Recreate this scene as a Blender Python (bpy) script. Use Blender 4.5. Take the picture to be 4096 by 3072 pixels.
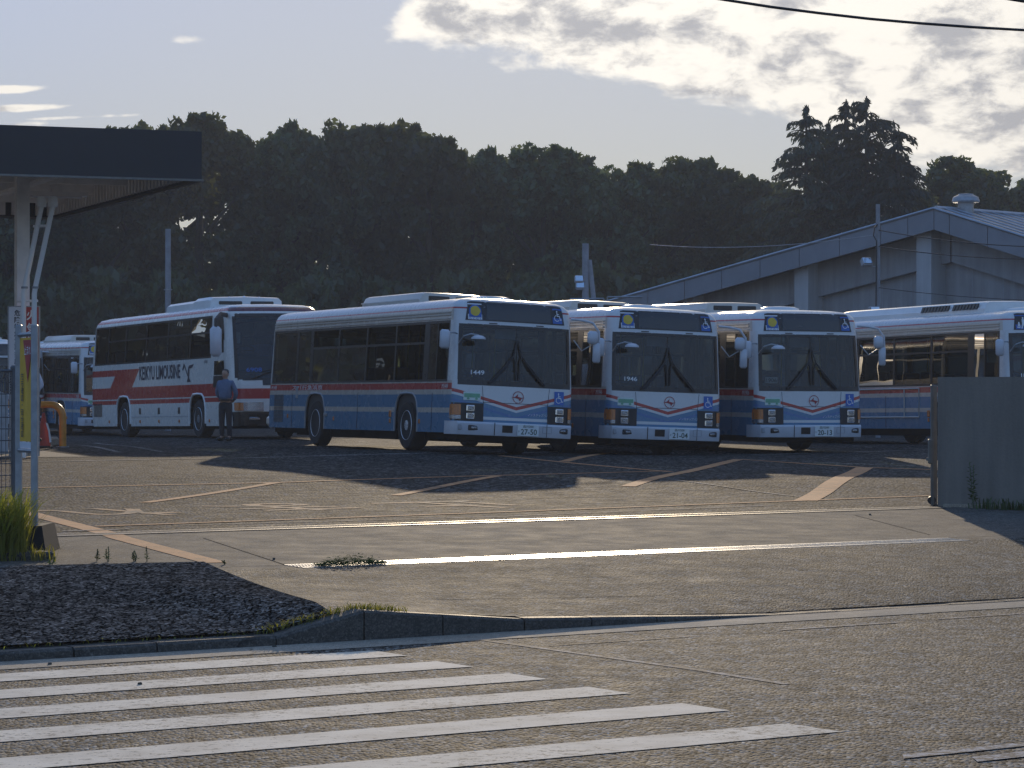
import bpy, bmesh, math, random
import numpy as np
from mathutils import Vector, Matrix, Euler
for o in list(bpy.data.objects): bpy.data.objects.remove(o)
random.seed(7)
S = bpy.context.scene
COL = S.collection
# ------------------------------------------------------------------ camera
FPX, CXP, YHP, HC = 11500.0, 2048.0, 1568.0, 1.7      # focal length and horizon in photograph pixels (4096 wide), eye height
cd = bpy.data.cameras.new('camera'); cam = bpy.data.objects.new('camera', cd); COL.objects.link(cam)
cd.sensor_width = 36.0; cd.lens = 36.0*FPX/4096.0; cd.clip_start = 0.5; cd.clip_end = 6000
cam.location = (0, 0, HC)
cam.rotation_euler = (math.radians(90)+math.atan((YHP-1536)/FPX), 0, 0)
S.camera = cam
# ------------------------------------------------------------------ light
SUN_EL, SUN_AZ = math.radians(10.8), math.radians(0.6)          # azimuth to the right of the view axis (+Y)
SUN_DIR = Vector((math.sin(SUN_AZ)*math.cos(SUN_EL), math.cos(SUN_AZ)*math.cos(SUN_EL), math.sin(SUN_EL)))
ld = bpy.data.lights.new('sun', 'SUN'); sun = bpy.data.objects.new('sun', ld); COL.objects.link(sun)
ld.energy = 5.0; ld.angle = math.radians(0.53); ld.color = (1.0, 0.81, 0.57)
sun.rotation_euler = (-SUN_DIR).to_track_quat('-Z', 'Y').to_euler()
S.view_settings.view_transform = 'Standard'; S.view_settings.look = 'None'; S.view_settings.gamma = 1
S.view_settings.exposure = -0.9
S.view_settings.use_curve_mapping = False

class NT:
    def __init__(s, nt): s.nt = nt; s.n = nt.nodes; s.l = nt.links
    def node(s, t, **kw):
        n = s.n.new(t)
        for k, v in kw.items(): setattr(n, k, v)
        return n
    def set(s, sock, v):
        if v is None: return
        if isinstance(v, bpy.types.NodeSocket): s.l.new(v, sock)
        else: sock.default_value = v
    def m(s, op, a, b=None, c=None, clamp=False):
        n = s.n.new('ShaderNodeMath'); n.operation = op; n.use_clamp = clamp
        s.set(n.inputs[0], a); s.set(n.inputs[1], b); s.set(n.inputs[2], c)
        return n.outputs[0]
    def mix(s, f, a, b, mode='MIX'):
        n = s.n.new('ShaderNodeMix'); n.data_type = 'RGBA'; n.blend_type = mode
        s.set(n.inputs[0], f); s.set(n.inputs[6], a); s.set(n.inputs[7], b)
        return n.outputs[2]
    def noise(s, vec, scale, detail=3, rough=0.55, out=0, **kw):
        n = s.n.new('ShaderNodeTexNoise')
        s.set(n.inputs['Vector'], vec); n.inputs['Scale'].default_value = scale
        n.inputs['Detail'].default_value = detail; n.inputs['Roughness'].default_value = rough
        for k, v in kw.items(): n.inputs[k].default_value = v
        return n.outputs[out]
    def voro(s, vec, scale, feature='F1', out='Distance'):
        n = s.n.new('ShaderNodeTexVoronoi'); n.feature = feature
        s.set(n.inputs['Vector'], vec); n.inputs['Scale'].default_value = scale
        return n.outputs[out]
    def ss(s, x, a, b, lo=0.0, hi=1.0):
        n = s.n.new('ShaderNodeMapRange'); n.interpolation_type = 'SMOOTHSTEP'
        s.set(n.inputs[0], x); n.inputs[1].default_value = a; n.inputs[2].default_value = b
        n.inputs[3].default_value = lo; n.inputs[4].default_value = hi
        return n.outputs[0]
    def xyz(s, v):
        n = s.n.new('ShaderNodeSeparateXYZ'); s.l.new(v, n.inputs[0]); return n.outputs
    def comb(s, x, y, z):
        n = s.n.new('ShaderNodeCombineXYZ'); s.set(n.inputs[0], x); s.set(n.inputs[1], y); s.set(n.inputs[2], z); return n.outputs[0]
    def bump(s, h, strength=0.3, dist=0.01):
        n = s.n.new('ShaderNodeBump'); n.inputs['Strength'].default_value = strength; n.inputs['Distance'].default_value = dist
        s.set(n.inputs['Height'], h); return n.outputs[0]
    def ramp(s, f, stops, interp='LINEAR'):
        n = s.n.new('ShaderNodeValToRGB'); n.color_ramp.interpolation = interp
        e = n.color_ramp.elements
        while len(e) < len(stops): e.new(0.5)
        for i, (p, c) in enumerate(stops):
            e[i].position = p; e[i].color = (*c, 1)
        s.set(n.inputs[0], f); return n.outputs[0]

# ------------------------------------------------------------------ sky
W = bpy.data.worlds.new('World'); S.world = W; W.use_nodes = True
t = NT(W.node_tree); t.n.clear()
sky = t.node('ShaderNodeTexSky', sky_type='NISHITA', sun_disc=False)
sky.sun_elevation = SUN_EL; sky.sun_rotation = SUN_AZ
sky.altitude = 30; sky.air_density = 1.0; sky.dust_density = 0.6; sky.ozone_density = 2.0
tc = t.node('ShaderNodeTexCoord'); D = tc.outputs['Generated']
dx, dy, dz = t.xyz(D)
den = t.m('ADD', t.m('MAXIMUM', dz, 0.0), 0.3)
px, py = t.m('DIVIDE', dx, den), t.m('DIVIDE', dy, den)
pv = t.comb(px, py, 0)
warp = t.noise(pv, 3.0, 2, out=1)
n1 = t.noise(t.comb(px, t.m('MULTIPLY', py, 0.8), 0.3), 9.0, 7, 0.62, Distortion=0.25)
n2 = t.noise(t.comb(px, t.m('MULTIPLY', py, 0.75), 4.7), 21.0, 5, 0.62, Distortion=0.2)
n3 = t.noise(t.comb(px, t.m('MULTIPLY', py, 0.8), 8.1), 5.0, 3, 0.5)
m1 = t.m('SUBTRACT', t.m('ADD', t.m('MULTIPLY', px, 0.55), 2.41), py)
m2 = t.m('ADD', px, 0.10)
bank = t.m('MINIMUM', t.m('MULTIPLY', m1, 4.2), t.m('MULTIPLY', m2, 8.0))
bank = t.m('MINIMUM', bank, t.m('MULTIPLY', t.m('SUBTRACT', py, 0.5), 1.5))  # bank cut short so the unseen sky behind stays clear for bluer fill
bank = t.m('MINIMUM', bank, 0.42)
def blob(cx, cy, r, asp):
    a = t.m('DIVIDE', t.m('SUBTRACT', px, cx), r); b = t.m('DIVIDE', t.m('SUBTRACT', py, cy), r*asp)
    q = t.m('ADD', t.m('MULTIPLY', a, a), t.m('MULTIPLY', b, b))
    return t.m('SUBTRACT', 0.17, t.m('MULTIPLY', q, 0.2))
for bl in ((-0.445, 2.43, 0.05, 0.2), (-0.44, 2.472, 0.07, 0.13), (-0.435, 2.51, 0.05, 0.2), (-0.37, 2.498, 0.055, 0.12), (-0.26, 2.345, 0.024, 0.6), (-0.475, 2.30, 0.03, 0.8), (0.085, 2.68, 0.03, 0.4)):
    bank = t.m('MAXIMUM', bank, blob(*bl))
cover = t.ss(t.m('ADD', n1, bank), 0.50, 0.66)
thick = t.ss(t.m('ADD', t.m('MULTIPLY', n2, 0.62), t.m('ADD', t.m('MULTIPLY', n3, 0.42), t.m('MULTIPLY', bank, 0.08))), 0.49, 0.645)
sd = t.node('ShaderNodeVectorMath', operation='DOT_PRODUCT'); t.l.new(D, sd.inputs[0]); sd.inputs[1].default_value = SUN_DIR
ph = t.m('POWER', t.m('MAXIMUM', sd.outputs['Value'], 0.0), 10.0)
lum = t.m('ADD', t.m('MULTIPLY', ph, 14.5), 8.0)
ccol = t.mix(thick, (1.0, 0.945, 0.85, 1), (0.43, 0.425, 0.44, 1))
vm = t.node('ShaderNodeVectorMath', operation='SCALE'); t.l.new(ccol, vm.inputs[0]); t.l.new(lum, vm.inputs['Scale'])
gam = t.node('ShaderNodeGamma'); t.l.new(sky.outputs[0], gam.inputs[0]); gam.inputs[1].default_value = 0.2
hsv = t.node('ShaderNodeHueSaturation'); t.l.new(gam.outputs[0], hsv.inputs['Color']); hsv.inputs['Saturation'].default_value = 3.0
sks = t.mix(1.0, hsv.outputs[0], (5.5, 6.5, 9.65, 1), 'MULTIPLY')
skyc = t.mix(t.m('MULTIPLY', cover, 0.93), sks, vm.outputs[0])
bg = t.node('ShaderNodeBackground'); t.l.new(skyc, bg.inputs[0]); bg.inputs[1].default_value = 0.1
wo = t.node('ShaderNodeOutputWorld'); t.l.new(bg.outputs[0], wo.inputs[0])

# ------------------------------------------------------------------ materials
MATS = {}
def newmat(name):
    m = bpy.data.materials.new(name); m.use_nodes = True; MATS[name] = m
    t = NT(m.node_tree); p = t.n['Principled BSDF']
    return m, t, p
def plain(name, col, rough=0.5, metal=0.0, var=0.12, scale=6.0, bump=0.0, bscale=80.0, coat=0.0, spec=0.5):
    m, t, p = newmat(name)
    c = t.node('ShaderNodeTexCoord').outputs['Object']
    n = t.noise(c, scale, 4)
    k = t.ss(n, 0.3, 0.7)
    a = tuple(min(1, x*(1-var)) for x in col)+(1,); b = tuple(min(1, x*(1+var)) for x in col)+(1,)
    t.set(p.inputs['Base Color'], t.mix(k, a, b))
    t.set(p.inputs['Roughness'], t.m('ADD', t.m('MULTIPLY', n, 0.16), rough-0.08, clamp=True))
    p.inputs['Metallic'].default_value = metal; p.inputs['Coat Weight'].default_value = coat
    p.inputs['Coat Roughness'].default_value = 0.08; p.inputs['Specular IOR Level'].default_value = spec
    if bump: t.set(p.inputs['Normal'], t.bump(t.noise(c, bscale, 4), bump, 0.01))
    return m
def asphalt(name, col, stone=110.0, var=0.5, bump=0.6, rough=0.62, spec=0.4, stretch=0.38, cracks=1.0):
    m, t, p = newmat(name)
    c = t.node('ShaderNodeTexCoord').outputs['Object']
    mp = t.node('ShaderNodeMapping'); t.l.new(c, mp.inputs[0]); mp.inputs['Scale'].default_value = (1, stretch, 1)  # colour grain stretched in depth imitates the stones' relief and low-sun shadows
    vn = t.node('ShaderNodeTexVoronoi'); vn.feature = 'F1'; t.l.new(mp.outputs[0], vn.inputs['Vector']); vn.inputs['Scale'].default_value = stone
    cell = t.xyz(vn.outputs['Color'])[0]
    big = t.noise(c, 0.35, 4, 0.6); mid = t.noise(c, 2.6, 4, 0.65)
    k = t.m('ADD', t.m('MULTIPLY', t.m('SUBTRACT', big, 0.5), 0.9), t.m('MULTIPLY', t.m('SUBTRACT', mid, 0.5), 0.5))
    base = t.mix(t.m('ADD', k, 0.5, clamp=True), tuple(x*(1-0.38) for x in col)+(1,), tuple(x*(1+0.38) for x in col)+(1,))
    wv = t.noise(c, 0.9, 3, out=1); wa = t.node('ShaderNodeVectorMath', operation='SCALE'); t.l.new(wv, wa.inputs[0]); wa.inputs['Scale'].default_value = 1.1
    wb = t.node('ShaderNodeVectorMath', operation='ADD'); t.l.new(c, wb.inputs[0]); t.l.new(wa.outputs[0], wb.inputs[1])
    crack = t.m('MULTIPLY', t.ss(t.voro(wb.outputs[0], 0.23, 'DISTANCE_TO_EDGE'), 0.004, 0.0), t.ss(t.noise(c, 0.5, 2), 0.45, 0.6))
    stain = t.ss(t.noise(c, 1.15, 4, 0.7), 0.62, 0.72); pale = t.ss(t.noise(c, 0.55, 5, 0.75), 0.56, 0.70)
    wear = t.m('ADD', t.m('MULTIPLY', t.m('MULTIPLY', crack, -0.6), cracks), t.m('ADD', t.m('MULTIPLY', stain, -0.28), t.m('MULTIPLY', pale, 0.35)))
    g2 = t.noise(mp.outputs[0], stone*0.16, 3, 0.7); sparkle = t.m('MULTIPLY', t.m('POWER', t.xyz(vn.outputs['Color'])[1], 14.0), 2.2*var)  # near-white cells paint sun sparkle into the stone colour
    grain = t.m('ADD', t.m('MULTIPLY', t.m('POWER', cell, 1.8), 2.8*var), t.m('ADD', sparkle, 1-var))
    grain = t.m('MULTIPLY', grain, t.ss(g2, 0.30, 0.70, 1-0.55*var, 1+0.55*var))
    f = t.m('MULTIPLY', grain, t.m('ADD', wear, 1.0))
    vs = t.node('ShaderNodeVectorMath', operation='SCALE'); t.l.new(base, vs.inputs[0]); t.l.new(f, vs.inputs['Scale'])
    t.set(p.inputs['Base Color'], vs.outputs[0])
    t.set(p.inputs['Roughness'], t.m('ADD', t.m('MULTIPLY', mid, 0.3), rough-0.15, clamp=True))
    p.inputs['Specular IOR Level'].default_value = spec
    h = t.m('ADD', t.m('MULTIPLY', t.m('SUBTRACT', 1.0, vn.outputs['Distance']), 1.0), t.m('MULTIPLY', t.noise(c, stone*0.25, 3), 0.8))
    t.set(p.inputs['Normal'], t.bump(h, bump, 0.5/stone))
    return m
def worn(name, col, under, amount=0.5, scale=9.0, rough=0.55):
    m, t, p = newmat(name)
    c = t.node('ShaderNodeTexCoord').outputs['Object']
    a = t.noise(c, scale, 6, 0.7); b = t.noise(c, 0.8, 3); fine = t.noise(c, 70, 2)
    k = t.m('ADD', t.m('MULTIPLY', a, 0.65), t.m('ADD', t.m('MULTIPLY', b, 0.3), t.m('MULTIPLY', fine, 0.25)))
    msk = t.ss(k, amount, amount+0.10)
    dirt = t.ss(t.noise(c, 3.0, 5), 0.35, 0.75)
    pc = t.mix(dirt, tuple(col)+(1,), tuple(x*0.72 for x in col)+(1,))
    t.set(p.inputs['Base Color'], t.mix(msk, pc, tuple(under)+(1,)))
    p.inputs['Roughness'].default_value = 0.85; p.inputs['Specular IOR Level'].default_value = 0.15
    t.set(p.inputs['Normal'], t.bump(t.m('ADD', fine, t.m('MULTIPLY', a, 0.6)), 0.5, 0.004))
    return m
def glass(name, tint, gloss=1.0, rough=0.0):
    m, t, p = newmat(name); t.n.remove(p)
    out = t.n['Material Output']
    tr = t.node('ShaderNodeBsdfTransparent'); tr.inputs[0].default_value = (*tint, 1)
    gl = t.node('ShaderNodeBsdfGlossy'); gl.inputs['Roughness'].default_value = rough
    fr = t.node('ShaderNodeFresnel'); fr.inputs[0].default_value = 1.5
    c = t.node('ShaderNodeTexCoord').outputs['Object']
    t.set(gl.inputs['Normal'], t.bump(t.noise(c, 1.3, 1), 0.08, 0.02))
    mx = t.node('ShaderNodeMixShader'); t.set(mx.inputs[0], t.m('MULTIPLY', fr.outputs[0], gloss))
    t.l.new(tr.outputs[0], mx.inputs[1]); t.l.new(gl.outputs[0], mx.inputs[2]); t.l.new(mx.outputs[0], out.inputs[0])
    return m
def leafmat(name, col, trans=0.45, col2=None):
    m, t, p = newmat(name); t.n.remove(p); out = t.n['Material Output']
    g = t.node('ShaderNodeNewGeometry'); oi = t.node('ShaderNodeObjectInfo')
    r = g.outputs['Random Per Island']
    a = tuple(x*0.6 for x in col)+(1,); b = tuple(col2 or tuple(x*1.5 for x in col))+(1,)
    cc = t.mix(r, a, b)
    hs = t.node('ShaderNodeHueSaturation'); t.set(hs.inputs['Color'], cc)
    t.set(hs.inputs['Hue'], t.m('ADD', t.m('MULTIPLY', oi.outputs['Random'], 0.05), 0.47))
    t.set(hs.inputs['Value'], t.m('ADD', t.m('MULTIPLY', oi.outputs['Random'], 1.0), 0.6))
    d = t.node('ShaderNodeBsdfDiffuse'); t.l.new(hs.outputs[0], d.inputs[0])
    tl = t.node('ShaderNodeBsdfTranslucent')
    t.set(tl.inputs[0], t.mix(0.5, hs.outputs[0], (col[0]*2.4, col[1]*2.0, col[2]*0.5, 1)))
    gl = t.node('ShaderNodeBsdfGlossy'); gl.inputs['Roughness'].default_value = 0.45; gl.inputs[0].default_value = (0.6, 0.6, 0.6, 1)
    m1 = t.node('ShaderNodeMixShader'); m1.inputs[0].default_value = trans
    t.l.new(d.outputs[0], m1.inputs[1]); t.l.new(tl.outputs[0], m1.inputs[2])
    m2 = t.node('ShaderNodeMixShader'); m2.inputs[0].default_value = 0.05
    t.l.new(m1.outputs[0], m2.inputs[1]); t.l.new(gl.outputs[0], m2.inputs[2]); t.l.new(m2.outputs[0], out.inputs[0])
    return m

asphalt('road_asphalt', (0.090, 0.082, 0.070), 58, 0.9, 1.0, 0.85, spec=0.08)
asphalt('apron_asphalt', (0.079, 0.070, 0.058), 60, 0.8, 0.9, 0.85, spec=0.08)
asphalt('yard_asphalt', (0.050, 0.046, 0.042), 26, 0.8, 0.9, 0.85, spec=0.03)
asphalt('fresh_asphalt', (0.066, 0.060, 0.053), 60, 1.0, 1.0, 0.9, spec=0.0, stretch=0.45, cracks=0.0)
asphalt('strip_concrete', (0.098, 0.086, 0.071), 90, 0.35, 0.35, 0.9, spec=0.15)
asphalt('gutter_concrete', (0.30, 0.25, 0.19), 160, 0.2, 0.35, 0.9, spec=0.15)
asphalt('kerb_concrete', (0.075, 0.066, 0.055), 90, 0.3, 0.6, 0.7, spec=0.3, stretch=1.0)
asphalt('soil', (0.06, 0.055, 0.04), 20, 0.4, 0.6, 0.9)
worn('white_marking', (0.78, 0.66, 0.50), (0.13, 0.12, 0.105), 0.62, 16)
worn('faded_white', (0.5, 0.47, 0.44), (0.085, 0.08, 0.075), 0.52, 14)
worn('orange_marking', (0.66, 0.30, 0.13), (0.22, 0.13, 0.08), 0.62, 9)
worn('faded_orange', (0.52, 0.27, 0.13), (0.12, 0.10, 0.085), 0.56, 5)
plain('steel', (0.48, 0.48, 0.48), 0.40, 1.0, 0.2, 20, 0.2, 60)
plain('galvanised', (0.34, 0.35, 0.36), 0.5, 0.6, 0.15, 10)
plain('rail_steel', (0.42, 0.40, 0.37), 0.46, 1.0, 0.15, 14, 0.15, 90)
plain('white_paint', (0.78, 0.77, 0.74), 0.32, 0, 0.05, 3, coat=0.3)
plain('cream_paint', (0.60, 0.55, 0.48), 0.35, 0, 0.05, 3, coat=0.3)
plain('fascia_navy', (0.012, 0.013, 0.018), 0.4, 0, 0.1, 2)
plain('canopy_white', (0.80, 0.78, 0.74), 0.6, 0, 0.1, 3)
plain('black_plastic', (0.018, 0.018, 0.02), 0.5, 0, 0.1, 8)
plain('black_trim', (0.012, 0.012, 0.014), 0.3, 0, 0.1, 8)
plain('rubber', (0.016, 0.016, 0.017), 0.85, 0, 0.2, 14, 0.15, 40)
plain('underside', (0.015, 0.015, 0.015), 0.95, 0, 0.2, 4, spec=0.05)
plain('joint_tar', (0.02, 0.018, 0.016), 0.95, 0, 0.2, 9, spec=0.0)
plain('grey_plastic', (0.32, 0.33, 0.35), 0.5, 0, 0.08, 6)
plain('mirror_white', (0.56, 0.57, 0.60), 0.35, 0, 0.04, 6, coat=0.3)
plain('chrome', (0.72, 0.73, 0.75), 0.14, 1.0, 0.05, 8)
plain('rim_silver', (0.72, 0.73, 0.75), 0.4, 0.2, 0.12, 12)
plain('lens', (0.30, 0.31, 0.33), 0.1, 0.8, 0.3, 40, 0.5, 60, coat=1.0)
plain('orange_lens', (0.55, 0.15, 0.02), 0.2, 0, 0.15, 30, 0.3, 90, coat=0.6)
plain('sticker_blue', (0.02, 0.13, 0.45), 0.4, 0, 0.05, 5)
plain('sticker_green', (0.16, 0.40, 0.24), 0.4, 0, 0.1, 5)
plain('sticker_pale', (0.62, 0.72, 0.66), 0.4, 0, 0.1, 5)
plain('yellow_print', (0.72, 0.50, 0.04), 0.4, 0, 0.1, 5)
plain('white_print', (0.80, 0.80, 0.80), 0.45, 0, 0.03, 5)
plain('black_print', (0.015, 0.015, 0.02), 0.5, 0, 0.1, 5)
plain('navy_print', (0.02, 0.025, 0.05), 0.45, 0, 0.1, 5)
plain('red_print', (0.36, 0.03, 0.035), 0.4, 0, 0.08, 5)
plain('plate_white', (0.70, 0.72, 0.70), 0.5, 0, 0.05, 5)
plain('plate_green', (0.02, 0.06, 0.035), 0.5, 0, 0.05, 5)
plain('seat_fabric', (0.05, 0.10, 0.22), 0.9, 0, 0.25, 30, 0.2, 200)
plain('headrest_cloth', (0.55, 0.58, 0.56), 0.9, 0, 0.1, 20)
plain('interior_grey', (0.055, 0.058, 0.06), 0.8, 0, 0.1, 5)
plain('grab_yellow', (0.55, 0.45, 0.08), 0.4, 0, 0.1, 5)
plain('hall_fascia', (0.24, 0.25, 0.275), 0.55, 0.2, 0.08, 1.5)
plain('metal_roof', (0.40, 0.42, 0.45), 0.38, 0.6, 0.12, 1.5)
plain('pole_concrete', (0.26, 0.265, 0.28), 0.8, 0, 0.12, 5, 0.2, 60)
plain('cable_black', (0.012, 0.012, 0.014), 0.6)
plain('banner_yellow', (0.72, 0.42, 0.03), 0.6, 0, 0.12, 3)
plain('sign_white', (0.68, 0.70, 0.74), 0.5, 0, 0.05, 3)
plain('sign_red', (0.42, 0.03, 0.03), 0.5, 0, 0.08, 4)
plain('guard_orange', (0.68, 0.27, 0.03), 0.4, 0, 0.12, 8, coat=0.2)
plain('cone_red', (0.48, 0.05, 0.03), 0.55, 0, 0.15, 8)
plain('fence_grey', (0.10, 0.105, 0.11), 0.55, 0.3, 0.15, 12)
plain('gate_metal', (0.20, 0.185, 0.16), 0.5, 0.4, 0.15, 6)
plain('bark', (0.055, 0.043, 0.033), 0.9, 0, 0.3, 6, 0.5, 20)
plain('skin', (0.42, 0.25, 0.17), 0.55, 0, 0.06, 20)
plain('hair', (0.03, 0.027, 0.025), 0.6, 0, 0.2, 60)
plain('shirt_blue', (0.11, 0.165, 0.26), 0.9, 0, 0.10, 12, 0.25, 30)
plain('shirt_white', (0.62, 0.68, 0.80), 0.9, 0, 0.06, 12, 0.25, 30)
plain('trousers', (0.022, 0.024, 0.032), 0.9, 0, 0.15, 14, 0.25, 40)
plain('leather', (0.015, 0.013, 0.012), 0.45, 0, 0.15, 20)
def streaked(name, col, var=0.3):
    m, t, p = newmat(name); c = t.node('ShaderNodeTexCoord').outputs['Object']
    mp = t.node('ShaderNodeMapping'); t.l.new(c, mp.inputs[0]); mp.inputs['Scale'].default_value = (5, 5, .35)
    st = t.noise(mp.outputs[0], 1.0, 5, 0.65); bl = t.noise(c, 0.7, 5, 0.6); fi = t.noise(c, 35, 3)
    k = t.m('ADD', t.m('MULTIPLY', st, .55), t.m('ADD', t.m('MULTIPLY', bl, .5), t.m('MULTIPLY', fi, .15)))
    t.set(p.inputs['Base Color'], t.mix(t.ss(k, .38, .82), tuple(x*(1-var) for x in col)+(1,), tuple(x*(1+var) for x in col)+(1,)))
    p.inputs['Roughness'].default_value = .85; p.inputs['Specular IOR Level'].default_value = .2
    t.set(p.inputs['Normal'], t.bump(t.m('ADD', fi, t.m('MULTIPLY', bl, .5)), .4, .01)); return m
streaked('wall_concrete', (0.205, 0.178, 0.148), .2); streaked('hall_concrete', (0.33, 0.325, 0.325), .22); streaked('pillar_lit_concrete', (0.45, 0.445, 0.44), .15)  # lighter concrete copy paints in the light caught by the pillar fronts
leafmat('leaf_oak', (0.058, 0.078, 0.034), 0.55)
leafmat('leaf_cedar', (0.04, 0.055, 0.035), 0.3)
leafmat('weed_leaf', (0.17, 0.20, 0.035), 0.6, (0.34, 0.32, 0.07))
leafmat('dark_weed', (0.05, 0.09, 0.025), 0.45)
glass('side_glass', (0.26, 0.31, 0.29), 0.75)
glass('front_glass', (0.38, 0.46, 0.50), 1.35)
glass('sign_glass', (0.10, 0.11, 0.12), 2.2)

# livery: painted bands by height on the body, a V on the front
BLUE = (0.066, 0.205, 0.345); RED = (0.46, 0.035, 0.035); WHT = (0.66, 0.655, 0.64); CRM = (0.55, 0.49, 0.42)
def band_ramp(t, z, stops, zmax=4.0):
    return t.ramp(t.m('DIVIDE', z, zmax), [(max(0, a/zmax), c) for a, c in stops], 'CONSTANT')
def paint_finish(t, p, colsock, rough=0.27):
    c = t.node('ShaderNodeTexCoord').outputs['Object']
    n = t.noise(c, 2.5, 5, 0.6)
    x, y, z = t.xyz(c)
    dust = t.m('MULTIPLY', t.ss(z, 0.9, 0.2), t.ss(n, 0.35, 0.75))
    t.set(p.inputs['Base Color'], t.mix(t.m('MULTIPLY', dust, 0.16), colsock, (0.16, 0.14, 0.12, 1)))
    t.set(p.inputs['Roughness'], t.m('ADD', t.m('MULTIPLY', n, 0.2), rough-0.1))
    p.inputs['Coat Weight'].default_value = 0.25; p.inputs['Coat Roughness'].default_value = 0.06
    t.set(p.inputs['Normal'], t.bump(t.noise(c, 1.1, 2), 0.18, 0.03))
m, t, p = newmat('city_side')
z = t.xyz(t.node('ShaderNodeTexCoord').outputs['Object'])[2]
paint_finish(t, p, band_ramp(t, z, [(0, BLUE), (0.728, CRM), (0.823, BLUE), (1.07, CRM), (1.165, RED), (1.295, CRM), (1.34, WHT), (2.48, CRM), (2.70, RED), (2.73, WHT)]))
m, t, p = newmat('city_front')
x, y, z = t.xyz(t.node('ShaderNodeTexCoord').outputs['Object'])
zz = t.m('SUBTRACT', z, t.m('MULTIPLY', t.m('ABSOLUTE', y), 0.25))
c1 = band_ramp(t, zz, [(0, BLUE), (0.655, (0.05, 0.16, 0.36)), (0.70, BLUE), (0.775, WHT), (0.825, RED), (0.878, WHT)])
low = t.m('MULTIPLY', t.m('GREATER_THAN', z, 0.63), t.m('LESS_THAN', z, 0.685))
c2 = t.mix(low, c1, (*WHT, 1))
hi = band_ramp(t, z, [(0, WHT), (2.70, RED), (2.725, WHT)])
paint_finish(t, p, t.mix(t.m('GREATER_THAN', z, 1.27), c2, hi))
CWH = (0.74, 0.71, 0.65)
m, t, p = newmat('coach_side')
x, y, z = t.xyz(t.node('ShaderNodeTexCoord').outputs['Object'])
c1 = band_ramp(t, z, [(0, CWH), (0.88, RED), (1.0, CWH), (1.025, RED), (1.33, CWH), (3.10, RED), (3.185, WHT)])
sl = t.m('ADD', x, t.m('MULTIPLY', t.m('SUBTRACT', z, 1.33), -1.35))           # slanted ends of the red block at the tail
inb = t.m('MULTIPLY', t.m('LESS_THAN', sl, -8.15), t.m('GREATER_THAN', sl, -10.1))
inb = t.m('MULTIPLY', inb, t.m('MULTIPLY', t.m('GREATER_THAN', z, 1.32), t.m('LESS_THAN', z, 1.83)))
tail = t.m('MULTIPLY', t.m('LESS_THAN', sl, -9.9), t.m('MULTIPLY', t.m('GREATER_THAN', z, 1.66), t.m('LESS_THAN', z, 1.83)))
paint_finish(t, p, t.mix(t.m('MAXIMUM', inb, tail), c1, (*RED, 1)))
m, t, p = newmat('coach_front')
z = t.xyz(t.node('ShaderNodeTexCoord').outputs['Object'])[2]
paint_finish(t, p, band_ramp(t, z, [(0, (0.02, 0.02, 0.022)), (0.64, CWH), (0.95, RED), (1.20, CWH), (3.08, (0.12, 0.02, 0.03)), (3.20, WHT)]))

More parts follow.
